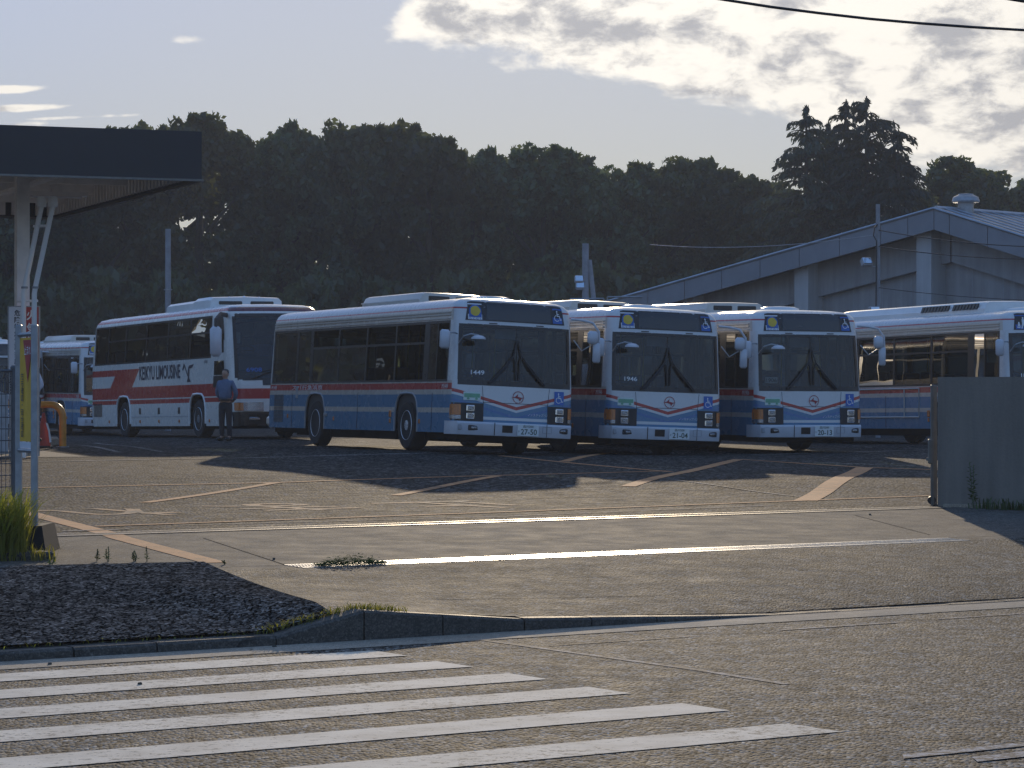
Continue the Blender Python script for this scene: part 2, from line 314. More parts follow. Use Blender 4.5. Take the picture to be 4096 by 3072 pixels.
# ------------------------------------------------------------------ mesh helpers
class MB:
    def __init__(s): s.v = []; s.f = []; s.mi = []
    def add(s, vs, fs, mi=0):
        b = len(s.v); s.v += [tuple(v) for v in vs]
        s.f += [tuple(b+i for i in f) for f in fs]; s.mi += [mi]*len(fs); return s
    def box(s, c, d, mi=0, rz=0.0):
        x, y, z = d[0]/2, d[1]/2, d[2]/2; co, si = math.cos(rz), math.sin(rz)
        vs = [(c[0]+a*co-b*si, c[1]+a*si+b*co, c[2]+e) for a in (-x, x) for b in (-y, y) for e in (-z, z)]
        return s.add(vs, [(0,1,3,2), (4,6,7,5), (0,4,5,1), (2,3,7,6), (0,2,6,4), (1,5,7,3)], mi)
    def cbox(s, c, d, ch=0.02, mi=0):
        h = [q/2 for q in d]; pts = []
        ch = min(ch, min(h)*0.95)
        for a in (-1, 1):
            for b in (-1, 1):
                for e in (-1, 1):
                    X, Y, Z = a*h[0], b*h[1], e*h[2]
                    pts += [(X-a*ch, Y-b*ch, Z), (X-a*ch, Y, Z-e*ch), (X, Y-b*ch, Z-e*ch)]
        bm = bmesh.new()
        for q in pts: bm.verts.new((q[0]+c[0], q[1]+c[1], q[2]+c[2]))
        bmesh.ops.convex_hull(bm, input=bm.verts[:]); bm.verts.index_update()
        bmesh.ops.dissolve_limit(bm, angle_limit=0.01, verts=bm.verts[:], edges=bm.edges[:]); bm.verts.index_update()
        s.add([v.co[:] for v in bm.verts], [[v.index for v in f.verts] for f in bm.faces], mi); bm.free(); return s
    def tube(s, pts, r, n=8, mi=0, cap=True):
        P = [Vector(q) for q in pts]; rr = r if isinstance(r, (list, tuple)) else [r]*len(P)
        up = None; rings = []
        for i, q in enumerate(P):
            d = (P[min(i+1, len(P)-1)]-P[max(i-1, 0)]).normalized()
            if up is None: up = Vector((0, 0, 1)) if abs(d.z) < 0.9 else Vector((1, 0, 0))
            a = d.cross(up).normalized(); b = a.cross(d).normalized(); up = b
            rings.append([q+(a*math.cos(2*math.pi*k/n)+b*math.sin(2*math.pi*k/n))*rr[i] for k in range(n)])
        vs = [v[:] for ring in rings for v in ring]; fs = []
        for i in range(len(P)-1):
            for k in range(n):
                fs.append((i*n+k, i*n+(k+1) % n, (i+1)*n+(k+1) % n, (i+1)*n+k))
        if cap: fs += [tuple(range(n))[::-1], tuple((len(P)-1)*n+k for k in range(n))]
        return s.add(vs, fs, mi)
    def lathe(s, prof, c=(0,0,0), n=24, axis='z', mi=0):
        vs = []
        for r, h in prof:
            for k in range(n):
                a = 2*math.pi*k/n; q = (r*math.cos(a), r*math.sin(a), h)
                if axis == 'y': q = (q[0], -q[2], q[1])
                if axis == 'x': q = (q[2], q[0], q[1])
                vs.append((q[0]+c[0], q[1]+c[1], q[2]+c[2]))
        fs = [(i*n+k, i*n+(k+1) % n, (i+1)*n+(k+1) % n, (i+1)*n+k) for i in range(len(prof)-1) for k in range(n)]
        if prof[0][0] > 1e-5: fs.append(tuple(range(n))[::-1])
        if prof[-1][0] > 1e-5: fs.append(tuple((len(prof)-1)*n+k for k in range(n)))
        return s.add(vs, fs, mi)
    def prism(s, poly, vec, mi=0):
        n = len(poly); v2 = [(q[0]+vec[0], q[1]+vec[1], q[2]+vec[2]) for q in poly]
        return s.add(list(poly)+v2, [tuple(range(n))[::-1], tuple(range(n, 2*n))]+[(i, (i+1) % n, n+(i+1) % n, n+i) for i in range(n)], mi)
    def mesh(s, name, mats, smooth=True, ang=35):
        me = bpy.data.meshes.new(name); me.from_pydata(s.v, [], s.f)
        for q in mats: me.materials.append(MATS[q])
        if len(mats) > 1: me.polygons.foreach_set('material_index', s.mi)
        bm = bmesh.new(); bm.from_mesh(me); bmesh.ops.recalc_face_normals(bm, faces=bm.faces[:]); bm.to_mesh(me); bm.free()
        if smooth:
            me.polygons.foreach_set('use_smooth', [True]*len(me.polygons)); me.set_sharp_from_angle(angle=math.radians(ang))
        me.update(); return me
CACHE = {}
def part(name, mb, mats, parent=None, key=None, smooth=True, ang=35, loc=None, rot=None):
    """one mesh object; mb is an MB or a function that makes one (called once per key)"""
    if isinstance(mats, str): mats = [mats]
    if key is not None and key in CACHE: me = CACHE[key]
    else:
        if callable(mb): mb = mb()
        me = mb.mesh(name, mats, smooth, ang)
        if key is not None: CACHE[key] = me
    o = bpy.data.objects.new(name, me); COL.objects.link(o)
    if parent is not None: o.parent = parent
    if loc is not None: o.location = loc
    if rot is not None: o.rotation_euler = rot
    return o
def tag(o, label, cat, group=None):
    o['label'] = label; o['category'] = cat
    if group: o['group'] = group
    return o
def struct(o, kind='structure', label=None):
    o['kind'] = kind
    if label: o['label'] = label
    return o
def empty(name, loc=(0,0,0), rot=(0,0,0)):
    o = bpy.data.objects.new(name, None); COL.objects.link(o); o.location = loc; o.rotation_euler = rot
    o.empty_display_size = 0.3; return o
TXT = {}
def text2d(body, size=1.0, bold=0.0, spacing=1.0):
    k = (body, bold, spacing)
    if k not in TXT:
        c = bpy.data.curves.new('lettering', 'FONT'); c.body = body; c.align_x = 'CENTER'; c.align_y = 'CENTER'
        c.resolution_u = 3; c.offset = bold; c.space_character = spacing; c.fill_mode = 'FRONT'
        o = bpy.data.objects.new('lettering', c); COL.objects.link(o)
        dg = bpy.context.evaluated_depsgraph_get(); me = o.evaluated_get(dg).to_mesh()
        vs = [(v.co.x, v.co.y) for v in me.vertices]; fs = [tuple(q.vertices) for q in me.polygons]
        o.evaluated_get(dg).to_mesh_clear(); bpy.data.objects.remove(o); bpy.data.curves.remove(c)
        xs = [v[0] for v in vs]; ys = [v[1] for v in vs]
        cx, cy, h, w = (min(xs)+max(xs))/2, (min(ys)+max(ys))/2, max(ys)-min(ys), max(xs)-min(xs)
        TXT[k] = ([((x-cx)/h, (y-cy)/h) for x, y in vs], fs, w/h)
    return TXT[k]
def lettering(body, height, fn, width=None, bold=0.0, spacing=1.0):
    """flat letters mapped by fn(u, v) -> point; height in metres"""
    vs, fs, asp = text2d(body, 1, bold, spacing)
    kx = height if width is None else width/asp
    mb = MB(); mb.add([fn(x*kx, y*height) for x, y in vs], fs); return mb
def decal(poly, fn): return MB().add([fn(*q) for q in poly], [tuple(range(len(poly)))])

# ------------------------------------------------------------------ ground
TH = math.radians(35.5); UX, UY = math.cos(TH), math.sin(TH)      # the road and the yard's edge run at this angle
def sv(x, y): return UX*x+UY*y, -UY*x+UX*y
def xy(s, v): return UX*s-UY*v, UY*s+UX*v
V_K, V_G, V_R = 16.6, 20.92, 24.8                                  # kerb, drain grating, gate rail
BUS = dict(b1=(0.013, 54.24, .524, 23.27, -2.6, -.1), b2=(3.0, 56.5, .423, 22.2, -1.9, .3), b3=(6.08, 58.6, .445, 23.2, -.23, .4),
           left=(-11.956, 87.99, .335, 23.9, 0, .3), far=(-15.9, 90.6, .36, 23.9, 0, 0), right=(11.8, 62.1, .55, 22.8, 0, -.6),
           coach=(-5.576, 70.05, .587, 25.07, .28, -.7))
def bus_matrix(k):
    x, y, z, yaw, ro, pi_ = BUS[k]
    return Matrix.Translation((x, y, z)) @ Euler((math.radians(ro), math.radians(pi_), math.radians(yaw-90))).to_matrix().to_4x4()
ctrl = []
for k in BUS:
    M = bus_matrix(k)
    for q in ((-2.45, -1.05, 0), (-2.45, 1.05, 0), (-7.8, -1.05, 0), (-7.8, 1.05, 0)):
        w_ = M @ Vector(q); ctrl.append((w_.x, w_.y, w_.z))
for s_ in np.arange(-30, 90, 2.0):
    x_, y_ = xy(s_, V_R); ctrl.append((x_, y_, .33))
for x_ in range(-60, 70, 10): ctrl.append((x_, 110, .3))
ctrl += [(-9.5, 60, .55), (-9, 48, .5), (-4, 45, .47), (4, 42, .44), (9, 50, .45), (-14, 52, .52)]
CT = np.array(ctrl)
KS = np.array([0, 9.9, 10.6, 11.95, 14.2, 60]); KH = np.array([.06, .06, .205, .085, .004, .004])
def gz(x, y):
    x = np.atleast_1d(np.asarray(x, float)); y = np.atleast_1d(np.asarray(y, float))
    s = UX*x+UY*y; v = -UY*x+UX*y
    h = np.interp(s, KS, KH)
    k = np.clip((v-V_K)/(V_G-V_K), 0, 1); back = np.where(s < 12.5, 0.25, 0.22)
    z1 = h+(0.225-h)*(k**0.75)
    z2 = 0.225+(0.33-0.225)*np.clip((v-V_G)/(V_R-V_G), 0, 1)
    z3 = np.empty_like(x)
    for i in range(0, len(x), 4000):
        d2 = (x[i:i+4000, None]-CT[None, :, 0])**2+(y[i:i+4000, None]-CT[None, :, 1])**2
        w = 1/(d2+0.05)**1.5; z3[i:i+4000] = (w*CT[None, :, 2]).sum(1)/w.sum(1)
    k3 = np.clip((v-V_R)/10.0, 0, 1); k3 = k3*k3*(3-2*k3)
    z3 = 0.33+(z3-0.33)*k3
    return np.where(v < V_K, 0.0, np.where(v < V_G, z1, np.where(v < V_R, z2, z3)))
def g1(x, y): return float(gz(x, y)[0])
def ray(px_, py_, Z): return (px_-CXP)/FPX*Z, Z, HC+(YHP-py_)/FPX*Z
def G(px_, py_):
    """the point of the ground seen at a photograph pixel"""
    z = 0.3
    for _ in range(12):
        Z = FPX*(HC-z)/(py_-YHP); x = (px_-CXP)/FPX*Z; z = 0.5*z+0.5*g1(x, Z)
    return x, Z, z
def sheet(name, s0, s1, v0, v1, ds, dv, mat, off=0.0, world=False):
    ss = np.arange(s0, s1+ds*0.5, ds); vv = np.arange(v0, v1+dv*0.5, dv)
    a, b = np.meshgrid(ss, vv, indexing='ij')
    if world: X, Y = a, b
    else: X, Y = UX*a-UY*b, UY*a+UX*b
    Z = gz(X.ravel(), Y.ravel())+off
    n, m_ = len(ss), len(vv)
    mb = MB(); mb.v = list(zip(X.ravel(), Y.ravel(), Z))
    mb.f = [(i*m_+j, (i+1)*m_+j, (i+1)*m_+j+1, i*m_+j+1) for i in range(n-1) for j in range(m_-1)]; mb.mi = [0]*len(mb.f)
    return part(name, mb, mat, ang=80)
gr = MB(); gr.add([(-2500, -600, -.06), (2500, -600, -.06), (2500, 4500, -.06), (-2500, 4500, -.06)], [(0, 1, 2, 3)])
struct(part('ground', gr, 'soil', smooth=False))
for a_, b_ in ((-20, 12.62), (20.4, 60)): struct(sheet('drain_kerb', a_, b_, V_G-0.205, V_G+0.135, (b_-a_)/60, 0.17, 'strip_concrete', -.001))
rd = MB(); q = [xy(-70, 2), xy(110, 2), xy(110, V_K-0.005), xy(-70, V_K-0.005)]
rd.add([(a, b, 0) for a, b in q], [(0, 1, 2, 3)]); road = struct(part('road', rd, 'road_asphalt', smooth=False))
q = [xy(-70, -9), xy(110, -9), xy(110, 2), xy(-70, 2)]
struct(part('near_pavement', MB().add([(a, b, .004) for a, b in q], [(0, 1, 2, 3)]), 'apron_asphalt', smooth=False))
q = [xy(-70, 16.12), xy(110, 16.12), xy(110, V_K-0.006), xy(-70, V_K-0.006)]
part('gutter', MB().add([(a, b, .004) for a, b in q], [(0, 1, 2, 3)]), 'gutter_concrete', road, smooth=False)
drive = struct(sheet('driveway', -20, 60, V_K+0.13, V_G-0.20, 0.35, 0.2385, 'apron_asphalt'))
strip = struct(sheet('concrete_strip', -20, 60, V_G+0.13, V_R, 0.5, 0.25, 'strip_concrete', 0.0))
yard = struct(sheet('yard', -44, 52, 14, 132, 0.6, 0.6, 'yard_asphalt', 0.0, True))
# keep only the part of the yard sheet that lies beyond the rail
bm = bmesh.new(); bm.from_mesh(yard.data)
bmesh.ops.bisect_plane(bm, geom=bm.verts[:]+bm.edges[:]+bm.faces[:], plane_co=(*xy(0, V_R), 0), plane_no=(UY, -UX, 0), clear_outer=True)
bm.to_mesh(yard.data); bm.free()
# fresh dark pavement patch on the left
A, B, C_, D_ = (-7.5, 20.0), (-1.18, 19.85), (-2.62, 24.3), (-7.5, 23.3)
fp = MB(); N1, N2 = 40, 30
la, lb = xy(4.0, V_K+0.135), xy(10.42, V_K+0.135)
lc, ldp = (-2.62, 24.45), xy(5.0, 22.7)
for i in range(N1+1):
    for j in range(N2+1):
        a, b = i/N1, j/N2
        x = (la[0]*(1-a)+lb[0]*a)*(1-b)+(ldp[0]*(1-a)+lc[0]*a)*b; y = (la[1]*(1-a)+lb[1]*a)*(1-b)+(ldp[1]*(1-a)+lc[1]*a)*b
        fp.v.append((x, y, 0))
P = np.array(fp.v); fp.v = [(x, y, z+0.02) for x, y, z in zip(P[:, 0], P[:, 1], gz(P[:, 0], P[:, 1]))]
fp.f = [(i*(N2+1)+j, (i+1)*(N2+1)+j, (i+1)*(N2+1)+j+1, i*(N2+1)+j+1) for i in range(N1) for j in range(N2)]; fp.mi = [0]*len(fp.f)
struct(part('pavement', fp, 'fresh_asphalt', ang=80))
# kerb stones, one by one
kerb = empty('kerb'); struct(kerb)
edges = [-6+0.6*i for i in range(26)]+[9.9, 10.6, 11.25, 11.95]+[12.55+0.6*i for i in range(60)]
edges = sorted(e for e in edges if not (9.6 < e < 12 and e not in (9.9, 10.6, 11.25, 11.95)))
for a, b in zip(edges[:-1], edges[1:]):
    g = 0.006; ha, hb = np.interp([a, b], KS, KH); mb = MB(); j = random.uniform(-.004, .004)
    v0, v1, c = V_K+random.uniform(-.004, .004), V_K+0.135, 0.018
    def P3(s, v, z): q = xy(s, v); return (q[0], q[1], z)
    vs = []
    for s_, h_ in ((a+g, ha), (b-g, hb)):
        h_ = max(h_+0.004+j, 0.006)
        vs += [P3(s_, v0, -.05), P3(s_, v0, h_-c*min(1, h_/.05)), P3(s_, v0+c, h_), P3(s_, v1, h_+.004), P3(s_, v1, -.05)]
    mb.add(vs, [(0, 1, 6, 5), (1, 2, 7, 6), (2, 3, 8, 7), (3, 4, 9, 8), (0, 4, 3, 2, 1), (5, 6, 7, 8, 9)])
    part('kerb_stone', mb, 'kerb_concrete', kerb, smooth=False)
# painted markings
def strip_line(pts, width, mat, name='painted_line', parent=None, off=0.007, step=0.5):
    """ribbon draped on the ground; pts are ground points (x, y)"""
    P = []
    for (a, b) in zip(pts[:-1], pts[1:]):
        L = math.hypot(b[0]-a[0], b[1]-a[1]); n = max(1, int(L/step))
        for i in range(n): P.append((a[0]+(b[0]-a[0])*i/n, a[1]+(b[1]-a[1])*i/n))
    P.append(pts[-1]); V = []
    for i, q in enumerate(P):
        a, b = P[max(i-1, 0)], P[min(i+1, len(P)-1)]; d = Vector((b[0]-a[0], b[1]-a[1])).normalized(); nx, ny = -d.y*width/2, d.x*width/2
        for k in (-1, 0, 1): V.append((q[0]+k*nx, q[1]+k*ny))
    A = np.array(V); Z = gz(A[:, 0], A[:, 1])+off
    mb = MB(); mb.add([(x, y, z) for (x, y), z in zip(V, Z)], [(3*i+k, 3*i+3+k, 3*i+4+k, 3*i+1+k) for i in range(len(P)-1) for k in (0, 1)])
    return part(name, mb, mat, parent, smooth=False)
for vn, se in ((15.46, 10.2), (14.60, 10.12), (13.71, 10.04), (12.79, 9.95), (11.80, 9.84), (10.74, 9.68)):
    q = [xy(2, vn), xy(se, vn), xy(se+.02, vn+0.43), xy(2, vn+0.43)]
    part('crosswalk_stripe', MB().add([(a, b, .004) for a, b in q], [(0, 1, 2, 3)]), 'white_marking', road, smooth=False)
for (a, b, v0, w_) in ((9.2, 10.7, 9.78, .13), (9.4, 11.0, 9.50, .16), (13.4, 14.6, 15.55, .07), (15.0, 15.9, 15.62, .06), (16.3, 17.3, 15.6, .07), (11.3, 12.6, 15.5, .05)):
    q = [xy(a, v0), xy(b, v0+.02), xy(b+.1, v0+w_), xy(a+.1, v0+w_-.02)]
    part('worn_marking', MB().add([(x, y, .005) for x, y in q], [(0, 1, 2, 3)]), 'faded_white', road, smooth=False)
def gline(pts, width, mat): return strip_line([G(*p)[:2] for p in pts], width, mat, parent=yard)
OR = 'orange_marking'
gline([(90, 1953), (1103, 1932), (1501, 1918), (1989, 1903), (2663, 1885)], .13, OR)
gline([(1103, 1932), (579, 2012)], .15, OR); gline([(1989, 1905), (1582, 1983)], .16, OR)
gline([(2957, 1838), (2512, 1947)], .22, OR); gline([(3459, 1871), (3222, 2004)], .30, OR)
gline([(2455, 1814), (2256, 1847)], .2, OR); gline([(2000, 1824), (2682, 1888)], .13, OR)
gline([(389, 2107), (2000, 2050), (3459, 1994), (3760, 1983)], .13, OR)
gline([(2957, 1838), (3459, 1871), (3760, 1881)], .13, OR)
strip_line([G(80, 2043)[:2], G(480, 2152)[:2], G(861, 2252)[:2]], .22, OR, parent=yard, off=.004)
FW = 'faded_white'
gline([(60, 1850), (542, 1840), (1808, 1813), (2300, 1806)], .22, FW); gline([(2933, 1822), (3760, 1796)], .12, FW)
gline([(2651, 1916), (3200, 1988)], .05, FW); gline([(2962, 1836), (3760, 1871)], .08, FW)
gline([(304, 1781), (483, 1811)], .14, FW); gline([(380, 1773), (646, 1808)], .14, FW)
gline([(250, 2126), (520, 2118)], .09, FW); gline([(690, 2104), (2000, 2068), (3100, 2022)], .05, FW)
gline([(1390, 1790), (2000, 1775)], .1, FW); gline([(700, 1790), (1500, 1778)], .1, FW)
for pts in (((814, 2153), (1146, 2262)), ((3421, 2062), (3720, 2140)), ((1732, 2399), (2260, 2392), (2800, 2375))):
    strip_line([G(*q)[:2] for q in pts], .010, 'joint_tar', 'expansion_joint', drive, off=.003)
strip_line([G(1936, 2562)[:2], G(2800, 2682)[:2], G(3150, 2738)[:2]], .06, 'faded_white', 'scraped_line', road, off=.003)
# faded stop lettering that faces the drivers leaving the yard
def ground_text(body, px_, py_, h, w):
    c = G(px_, py_); vs, fs, asp = text2d(body, 1, 0.012)
    V = [(c[0]-x*(w/asp)*UX+y*h*UY, c[1]-x*(w/asp)*UY-y*h*UX) for x, y in vs]
    A = np.array(V); Z = gz(A[:, 0], A[:, 1])+.0045
    part('ground_lettering', MB().add([(a, b, z) for (a, b), z in zip(V, Z)], fs), 'faded_orange', yard, smooth=False)
ground_text('止', 1850, 2020, 2.0, 1.5); ground_text('ま', 1130, 2030, 2.0, 1.4); ground_text('れ', 430, 2050, 2.0, 1.4)
# gate rail in the ground and the drain grating
for dv, w_ in ((0.0, .035), (0.32, .03)):
    a, b = xy(11.0, V_R-.1+dv), xy(24.0, V_R-.1+dv)
    strip_line([a, b], w_, 'rail_steel', 'gate_rail', strip, off=.009)
a, b = xy(11.0, V_R+.05), xy(24.0, V_R+.05); strip_line([a, b], .26, 'strip_concrete', 'rail_bed', strip, off=.005)
strip_line([xy(12.62, V_G-.04), xy(20.4, V_G-.04)], .36, 'black_plastic', 'drain_channel', strip, off=-.05)
grate = empty('drain_grating'); s0, s1 = 12.62, 20.4; n = 13
for i in range(n):
    a, b = s0+(s1-s0)*i/n+.004, s0+(s1-s0)*(i+1)/n-.004
    def mk(a=a, b=b):
        mb = MB()
        def bar(sa, sb, va, vb, z0=-.03, z1=.004):
            vs = []
            for s_ in (sa, sb):
                for v_ in (va, vb):
                    for z_ in (z0, z1): x, y = xy(s_, v_); vs.append((x, y, g1(x, y)+z_))
            mb.add(vs, [(0,1,3,2), (4,6,7,5), (0,4,5,1), (2,3,7,6), (0,2,6,4), (1,5,7,3)])
        bar(a, b, V_G-.2, V_G-.17); bar(a, b, V_G+.09, V_G+.12)
        k = int((b-a)/.03)
        for q in range(k+1): ss = a+(b-a-.008)*q/k; bar(ss, ss+.008, V_G-.17, V_G+.09, -.03, .003)
        for v_ in (V_G-.10, V_G-.04, V_G+.02): bar(a, b, v_, v_+.008, -.02, .0045)
        return mb
    part('grating_panel', mk, 'steel', grate, smooth=False)
tag(grate, 'long steel drain grating set across the driveway apron', 'drain grate')
# ------------------------------------------------------------------ buses
class Shell:
    """body of a bus: stacked plan outlines; local axes x forward (front near 0), y to the bus's left, z up"""
    def __init__(s, L, wt, xt, rc, bulge, rrc, rear):
        s.L, s.wt, s.xt, s.rc, s.bulge, s.rrc, s.rear = L, np.array(wt).T, np.array(xt).T, rc, bulge, rrc, np.array(rear).T
    def w(s, z): return float(np.interp(z, s.wt[0], s.wt[1]))
    def xf(s, z): return float(np.interp(z, s.xt[0], s.xt[1]))
    def xr(s, z): return -s.L+float(np.interp(z, s.rear[0], s.rear[1]))
    def front(s, y, z, off=0.0):
        w, xf = s.w(z), s.xf(z); rc = min(s.rc, w*0.8); a = w-rc; ay = abs(y)
        x = xf+s.bulge*max(0, 1-(y/a)**2) if ay <= a else xf-rc+math.sqrt(max(0, rc*rc-(min(ay, w)-a)**2))
        return (x+off, y, z)
    def pos(s, st, z):
        k = st[0]; w = s.w(z); xf, xr = s.xf(z), s.xr(z); rc = min(s.rc, w*0.8); rr = min(s.rrc, w*0.8)
        if k == 'S':
            x = max(min(st[2], xf-rc), xr+rr); return (x, st[1]*w, z)
        if k == 'F':
            y = st[1]*(w-rc); return (xf+s.bulge*(1-st[1]**2), y, z)
        if k == 'C': a = st[2]; return (xf-rc+rc*math.cos(a), st[1]*(w-rc+rc*math.sin(a)), z)
        if k == 'R': return (xr, st[1]*(w-rr), z)
        if k == 'D': a = st[2]; return (xr+rr-rr*math.cos(a), st[1]*(w-rr+rr*math.sin(a)), z)
    def build(s, zs, sx, fy, opening, arches, matfn, archrow):
        st = [('S', -1, x) for x in sx]
        st += [('C', -1, math.pi/2*(1-i/5)) for i in range(1, 5)]
        st += [('F', f) for f in fy]
        st += [('C', 1, math.pi/2*(i/5)) for i in range(1, 5)]
        st += [('S', 1, x) for x in reversed(sx)]
        st += [('D', 1, math.pi/2*(1-i/3)) for i in range(1, 3)]+[('R', f) for f in (1, .5, 0, -.5, -1)]+[('D', -1, math.pi/2*(i/3)) for i in range(1, 3)]
        n = len(st); mb = MB(); V = []
        for iz, z in enumerate(zs):
            for q in st:
                p = s.pos(q, z)
                if iz == archrow and q[0] == 'S':
                    for wc in arches:
                        d = abs(q[2]-wc)
                        if d < 0.6: p = (p[0], p[1], float(np.interp(d, [0, .34, .45, .53, .6], [1.10, 1.085, 1.02, .93, z])))
                V.append(p)
        F, MI = [], []
        for i in range(len(zs)-1):
            for j in range(n):
                a, b = st[j], st[(j+1) % n]; zc = (zs[i]+zs[i+1])/2
                if opening(a, b, zc): continue
                if i < archrow and a[0] == 'S' and b[0] == 'S' and a[1] == b[1] and any(abs((a[2]+b[2])/2-wc) < .62 for wc in arches): continue
                F.append((i*n+j, i*n+(j+1) % n, (i+1)*n+(j+1) % n, (i+1)*n+j)); MI.append(matfn(a, b, zc))
        F.append(tuple((len(zs)-1)*n+j for j in range(n))); MI.append(0)
        mb.add(V, F); mb.mi = MI; return mb
def arch_cols(wcs): return [wc+d for wc in wcs for d in (-.62, -.6, -.53, -.45, -.34, -.17, 0, .17, .34, .45, .53, .6, .62)]
CITY = Shell(11.0, [(0, 1.235), (1.0, 1.245), (2.48, 1.215), (2.70, 1.20), (2.79, 1.17), (2.85, 1.11), (2.895, 1.0), (2.925, .82), (2.945, .5), (2.95, .2)],
             [(0, -.02), (.6, 0), (1.27, -.02), (2.42, -.13), (2.76, -.18), (2.85, -.24), (2.895, -.33), (2.925, -.5), (2.945, -.9), (2.95, -1.6)],
             .20, .09, .16, [(0, .12), (.5, 0), (2.2, .04), (2.7, .1), (2.85, .18), (2.925, .45), (2.945, 1.0), (2.95, 1.8)])
COACH = Shell(12.0, [(0, 1.22), (.6, 1.245), (1.9, 1.245), (3.05, 1.18), (3.15, 1.15), (3.22, 1.08), (3.265, .95), (3.29, .7), (3.30, .3)],
              [(0, -.02), (.6, 0), (1.3, -.03), (3.05, -.42), (3.15, -.5), (3.22, -.62), (3.265, -.8), (3.29, -1.1), (3.30, -1.8)],
              .30, .20, .22, [(0, .12), (.6, 0), (2.2, .06), (3.05, .22), (3.22, .4), (3.29, 1.0), (3.3, 2.0)])
CW = (-2.45, -7.8); LW = (-2.75, -8.9)
def city_body():
    zs = [.36, .58, .75, 1.12, 1.27, 1.32, 2.42, 2.48, 2.50, 2.545, 2.56, 2.605, 2.62, 2.66, 2.70, 2.75, 2.79, 2.825, 2.85, 2.875, 2.895, 2.912, 2.925, 2.936, 2.945, 2.95]
    sx = sorted(set([-10.85, -10.75, -9.9, -9.0, -6.5, -5.5, -4.2, -3.3, -1.5, -.9, -.38, -.22]+arch_cols(CW)))
    def op(a, b, z):
        if a[0] in 'FC' and b[0] in 'FC' and 1.27 < z < 2.42:
            if a[0] == 'F' and b[0] == 'F': return True
            ang = [q[2] for q in (a, b) if q[0] == 'C']
            return max(ang) <= math.pi/2*0.5
        if a[0] == 'R' and b[0] == 'R' and 1.32 < z < 2.42: return True
        if a[0] == 'S' and b[0] == 'S' and a[1] == b[1] and 1.32 < z < 2.48:
            x = (a[2]+b[2])/2; return -10.75 < x < -.38
        return False
    return CITY.build(zs, sx, (-1, -.66, -.33, 0, .33, .66, 1), op, CW, lambda a, b, z: 1 if (a[0] in 'FC' and b[0] in 'FC') else 0, 2)
def coach_body():
    zs = [.30, .58, .75, 1.13, 1.30, 1.42, 1.98, 2.4, 2.8, 3.03, 3.08, 3.12, 3.15, 3.185, 3.22, 3.245, 3.265, 3.28, 3.29, 3.30]
    sx = sorted(set([-11.7, -11.55, -10.6, -7.5, -6, -4.5, -1.72, -1.0, -.80, -.72]+arch_cols(LW)))
    def op(a, b, z):
        if a[0] in 'FC' and b[0] in 'FC' and 1.42 < z < 3.03:
            if a[0] == 'F' and b[0] == 'F': return True
            return max(q[2] for q in (a, b) if q[0] == 'C') <= math.pi/2*0.5
        if a[0] == 'S' and b[0] == 'S' and a[1] == b[1]:
            x = (a[2]+b[2])/2
            return (1.98 < z < 3.03 and -11.55 < x < -1.72)
        return False
    return COACH.build(zs, sx, (-1, -.66, -.33, 0, .33, .66, 1), op, LW, lambda a, b, z: 1 if (a[0] in 'FC' and b[0] in 'FC') else 0, 2)
def curved(sh, y0, y1, z0, z1, off, n=10, thick=0.0, nz=2, taper=0.0):
    """sheet that follows the front of a bus; y range may narrow towards the top by taper"""
    mb = MB(); V = []
    for j in range(nz+1):
        z = z0+(z1-z0)*j/nz
        for i in range(n+1):
            y = y0+(y1-y0)*i/n; y *= 1-taper*j/nz; V.append(sh.front(y, z, off))
    F = [(j*(n+1)+i, j*(n+1)+i+1, (j+1)*(n+1)+i+1, (j+1)*(n+1)+i) for j in range(nz) for i in range(n)]
    mb.add(V, F)
    if thick:
        b = [i for i in range(n+1)]+[(j+1)*(n+1)+n for j in range(nz)]+[nz*(n+1)+i for i in range(n-1, -1, -1)]+[j*(n+1) for j in range(nz-1, 0, -1)]
        V2 = [(V[i][0]-thick, V[i][1], V[i][2]) for i in b]; m_ = len(b)
        mb.add([V[i] for i in b]+V2, [(i, (i+1) % m_, m_+(i+1) % m_, m_+i) for i in range(m_)])
    return mb
def merge(*mbs):
    o = MB()
    for k, q in enumerate(mbs): o.add(q.v, q.f, 0); o.mi[-len(q.f):] = q.mi
    return o
def wheel(parent, x, side, rear=False):
    """side -1 is the bus's right"""
    w = empty('wheel', (x, side*(1.085 if not rear else 1.08), .48)); w.parent = parent
    if side > 0: w.rotation_euler = (0, 0, math.pi)
    R = .48
    part('tyre', lambda: MB().lathe([(.29, .14), (.33, .15), (.44, .145), (.475, .11), (R, .05), (R, -.05), (.475, -.11), (.44, -.13), (.29, -.13)], n=36, axis='y'), 'rubber', w, key='tyre')
    def rim(d):
        def f():
            mb = MB(); q = [(.295, .135), (.285, .15), (.27, .12), (.255, .03), (.235, d), (.14, d+.01), (.12, d+.06), (.10, d+.065), (.0, d+.065)]
            mb.lathe(q, n=32, axis='y')
            for k in range(10):
                a = 2*math.pi*k/10; mb.lathe([(.014, d), (.014, d+.045), (.0, d+.05)], (0, 0, 0), 8, 'y')
                for i in range(len(mb.v)-24, len(mb.v)): x, y, z = mb.v[i]; mb.v[i] = (x+.165*math.cos(a), y, z+.165*math.sin(a))
            return mb
        return f
    part('rim', rim(-.06 if rear else .075), 'rim_silver', w, key=('rim', rear))
    def holes():
        mb = MB(); d = -.058 if rear else .078
        for k in range(10):
            a = 2*math.pi*(k+.5)/10; n0 = len(mb.v); mb.lathe([(.0, d+.004), (.022, d+.003), (.023, d-.01)], (0, 0, 0), 8, 'y')
            for i in range(n0, len(mb.v)): x, y, z = mb.v[i]; mb.v[i] = (x+.21*math.cos(a), y, z+.21*math.sin(a))
        return mb
    part('rim_hole', holes, 'black_trim', w, key=('hole', rear))
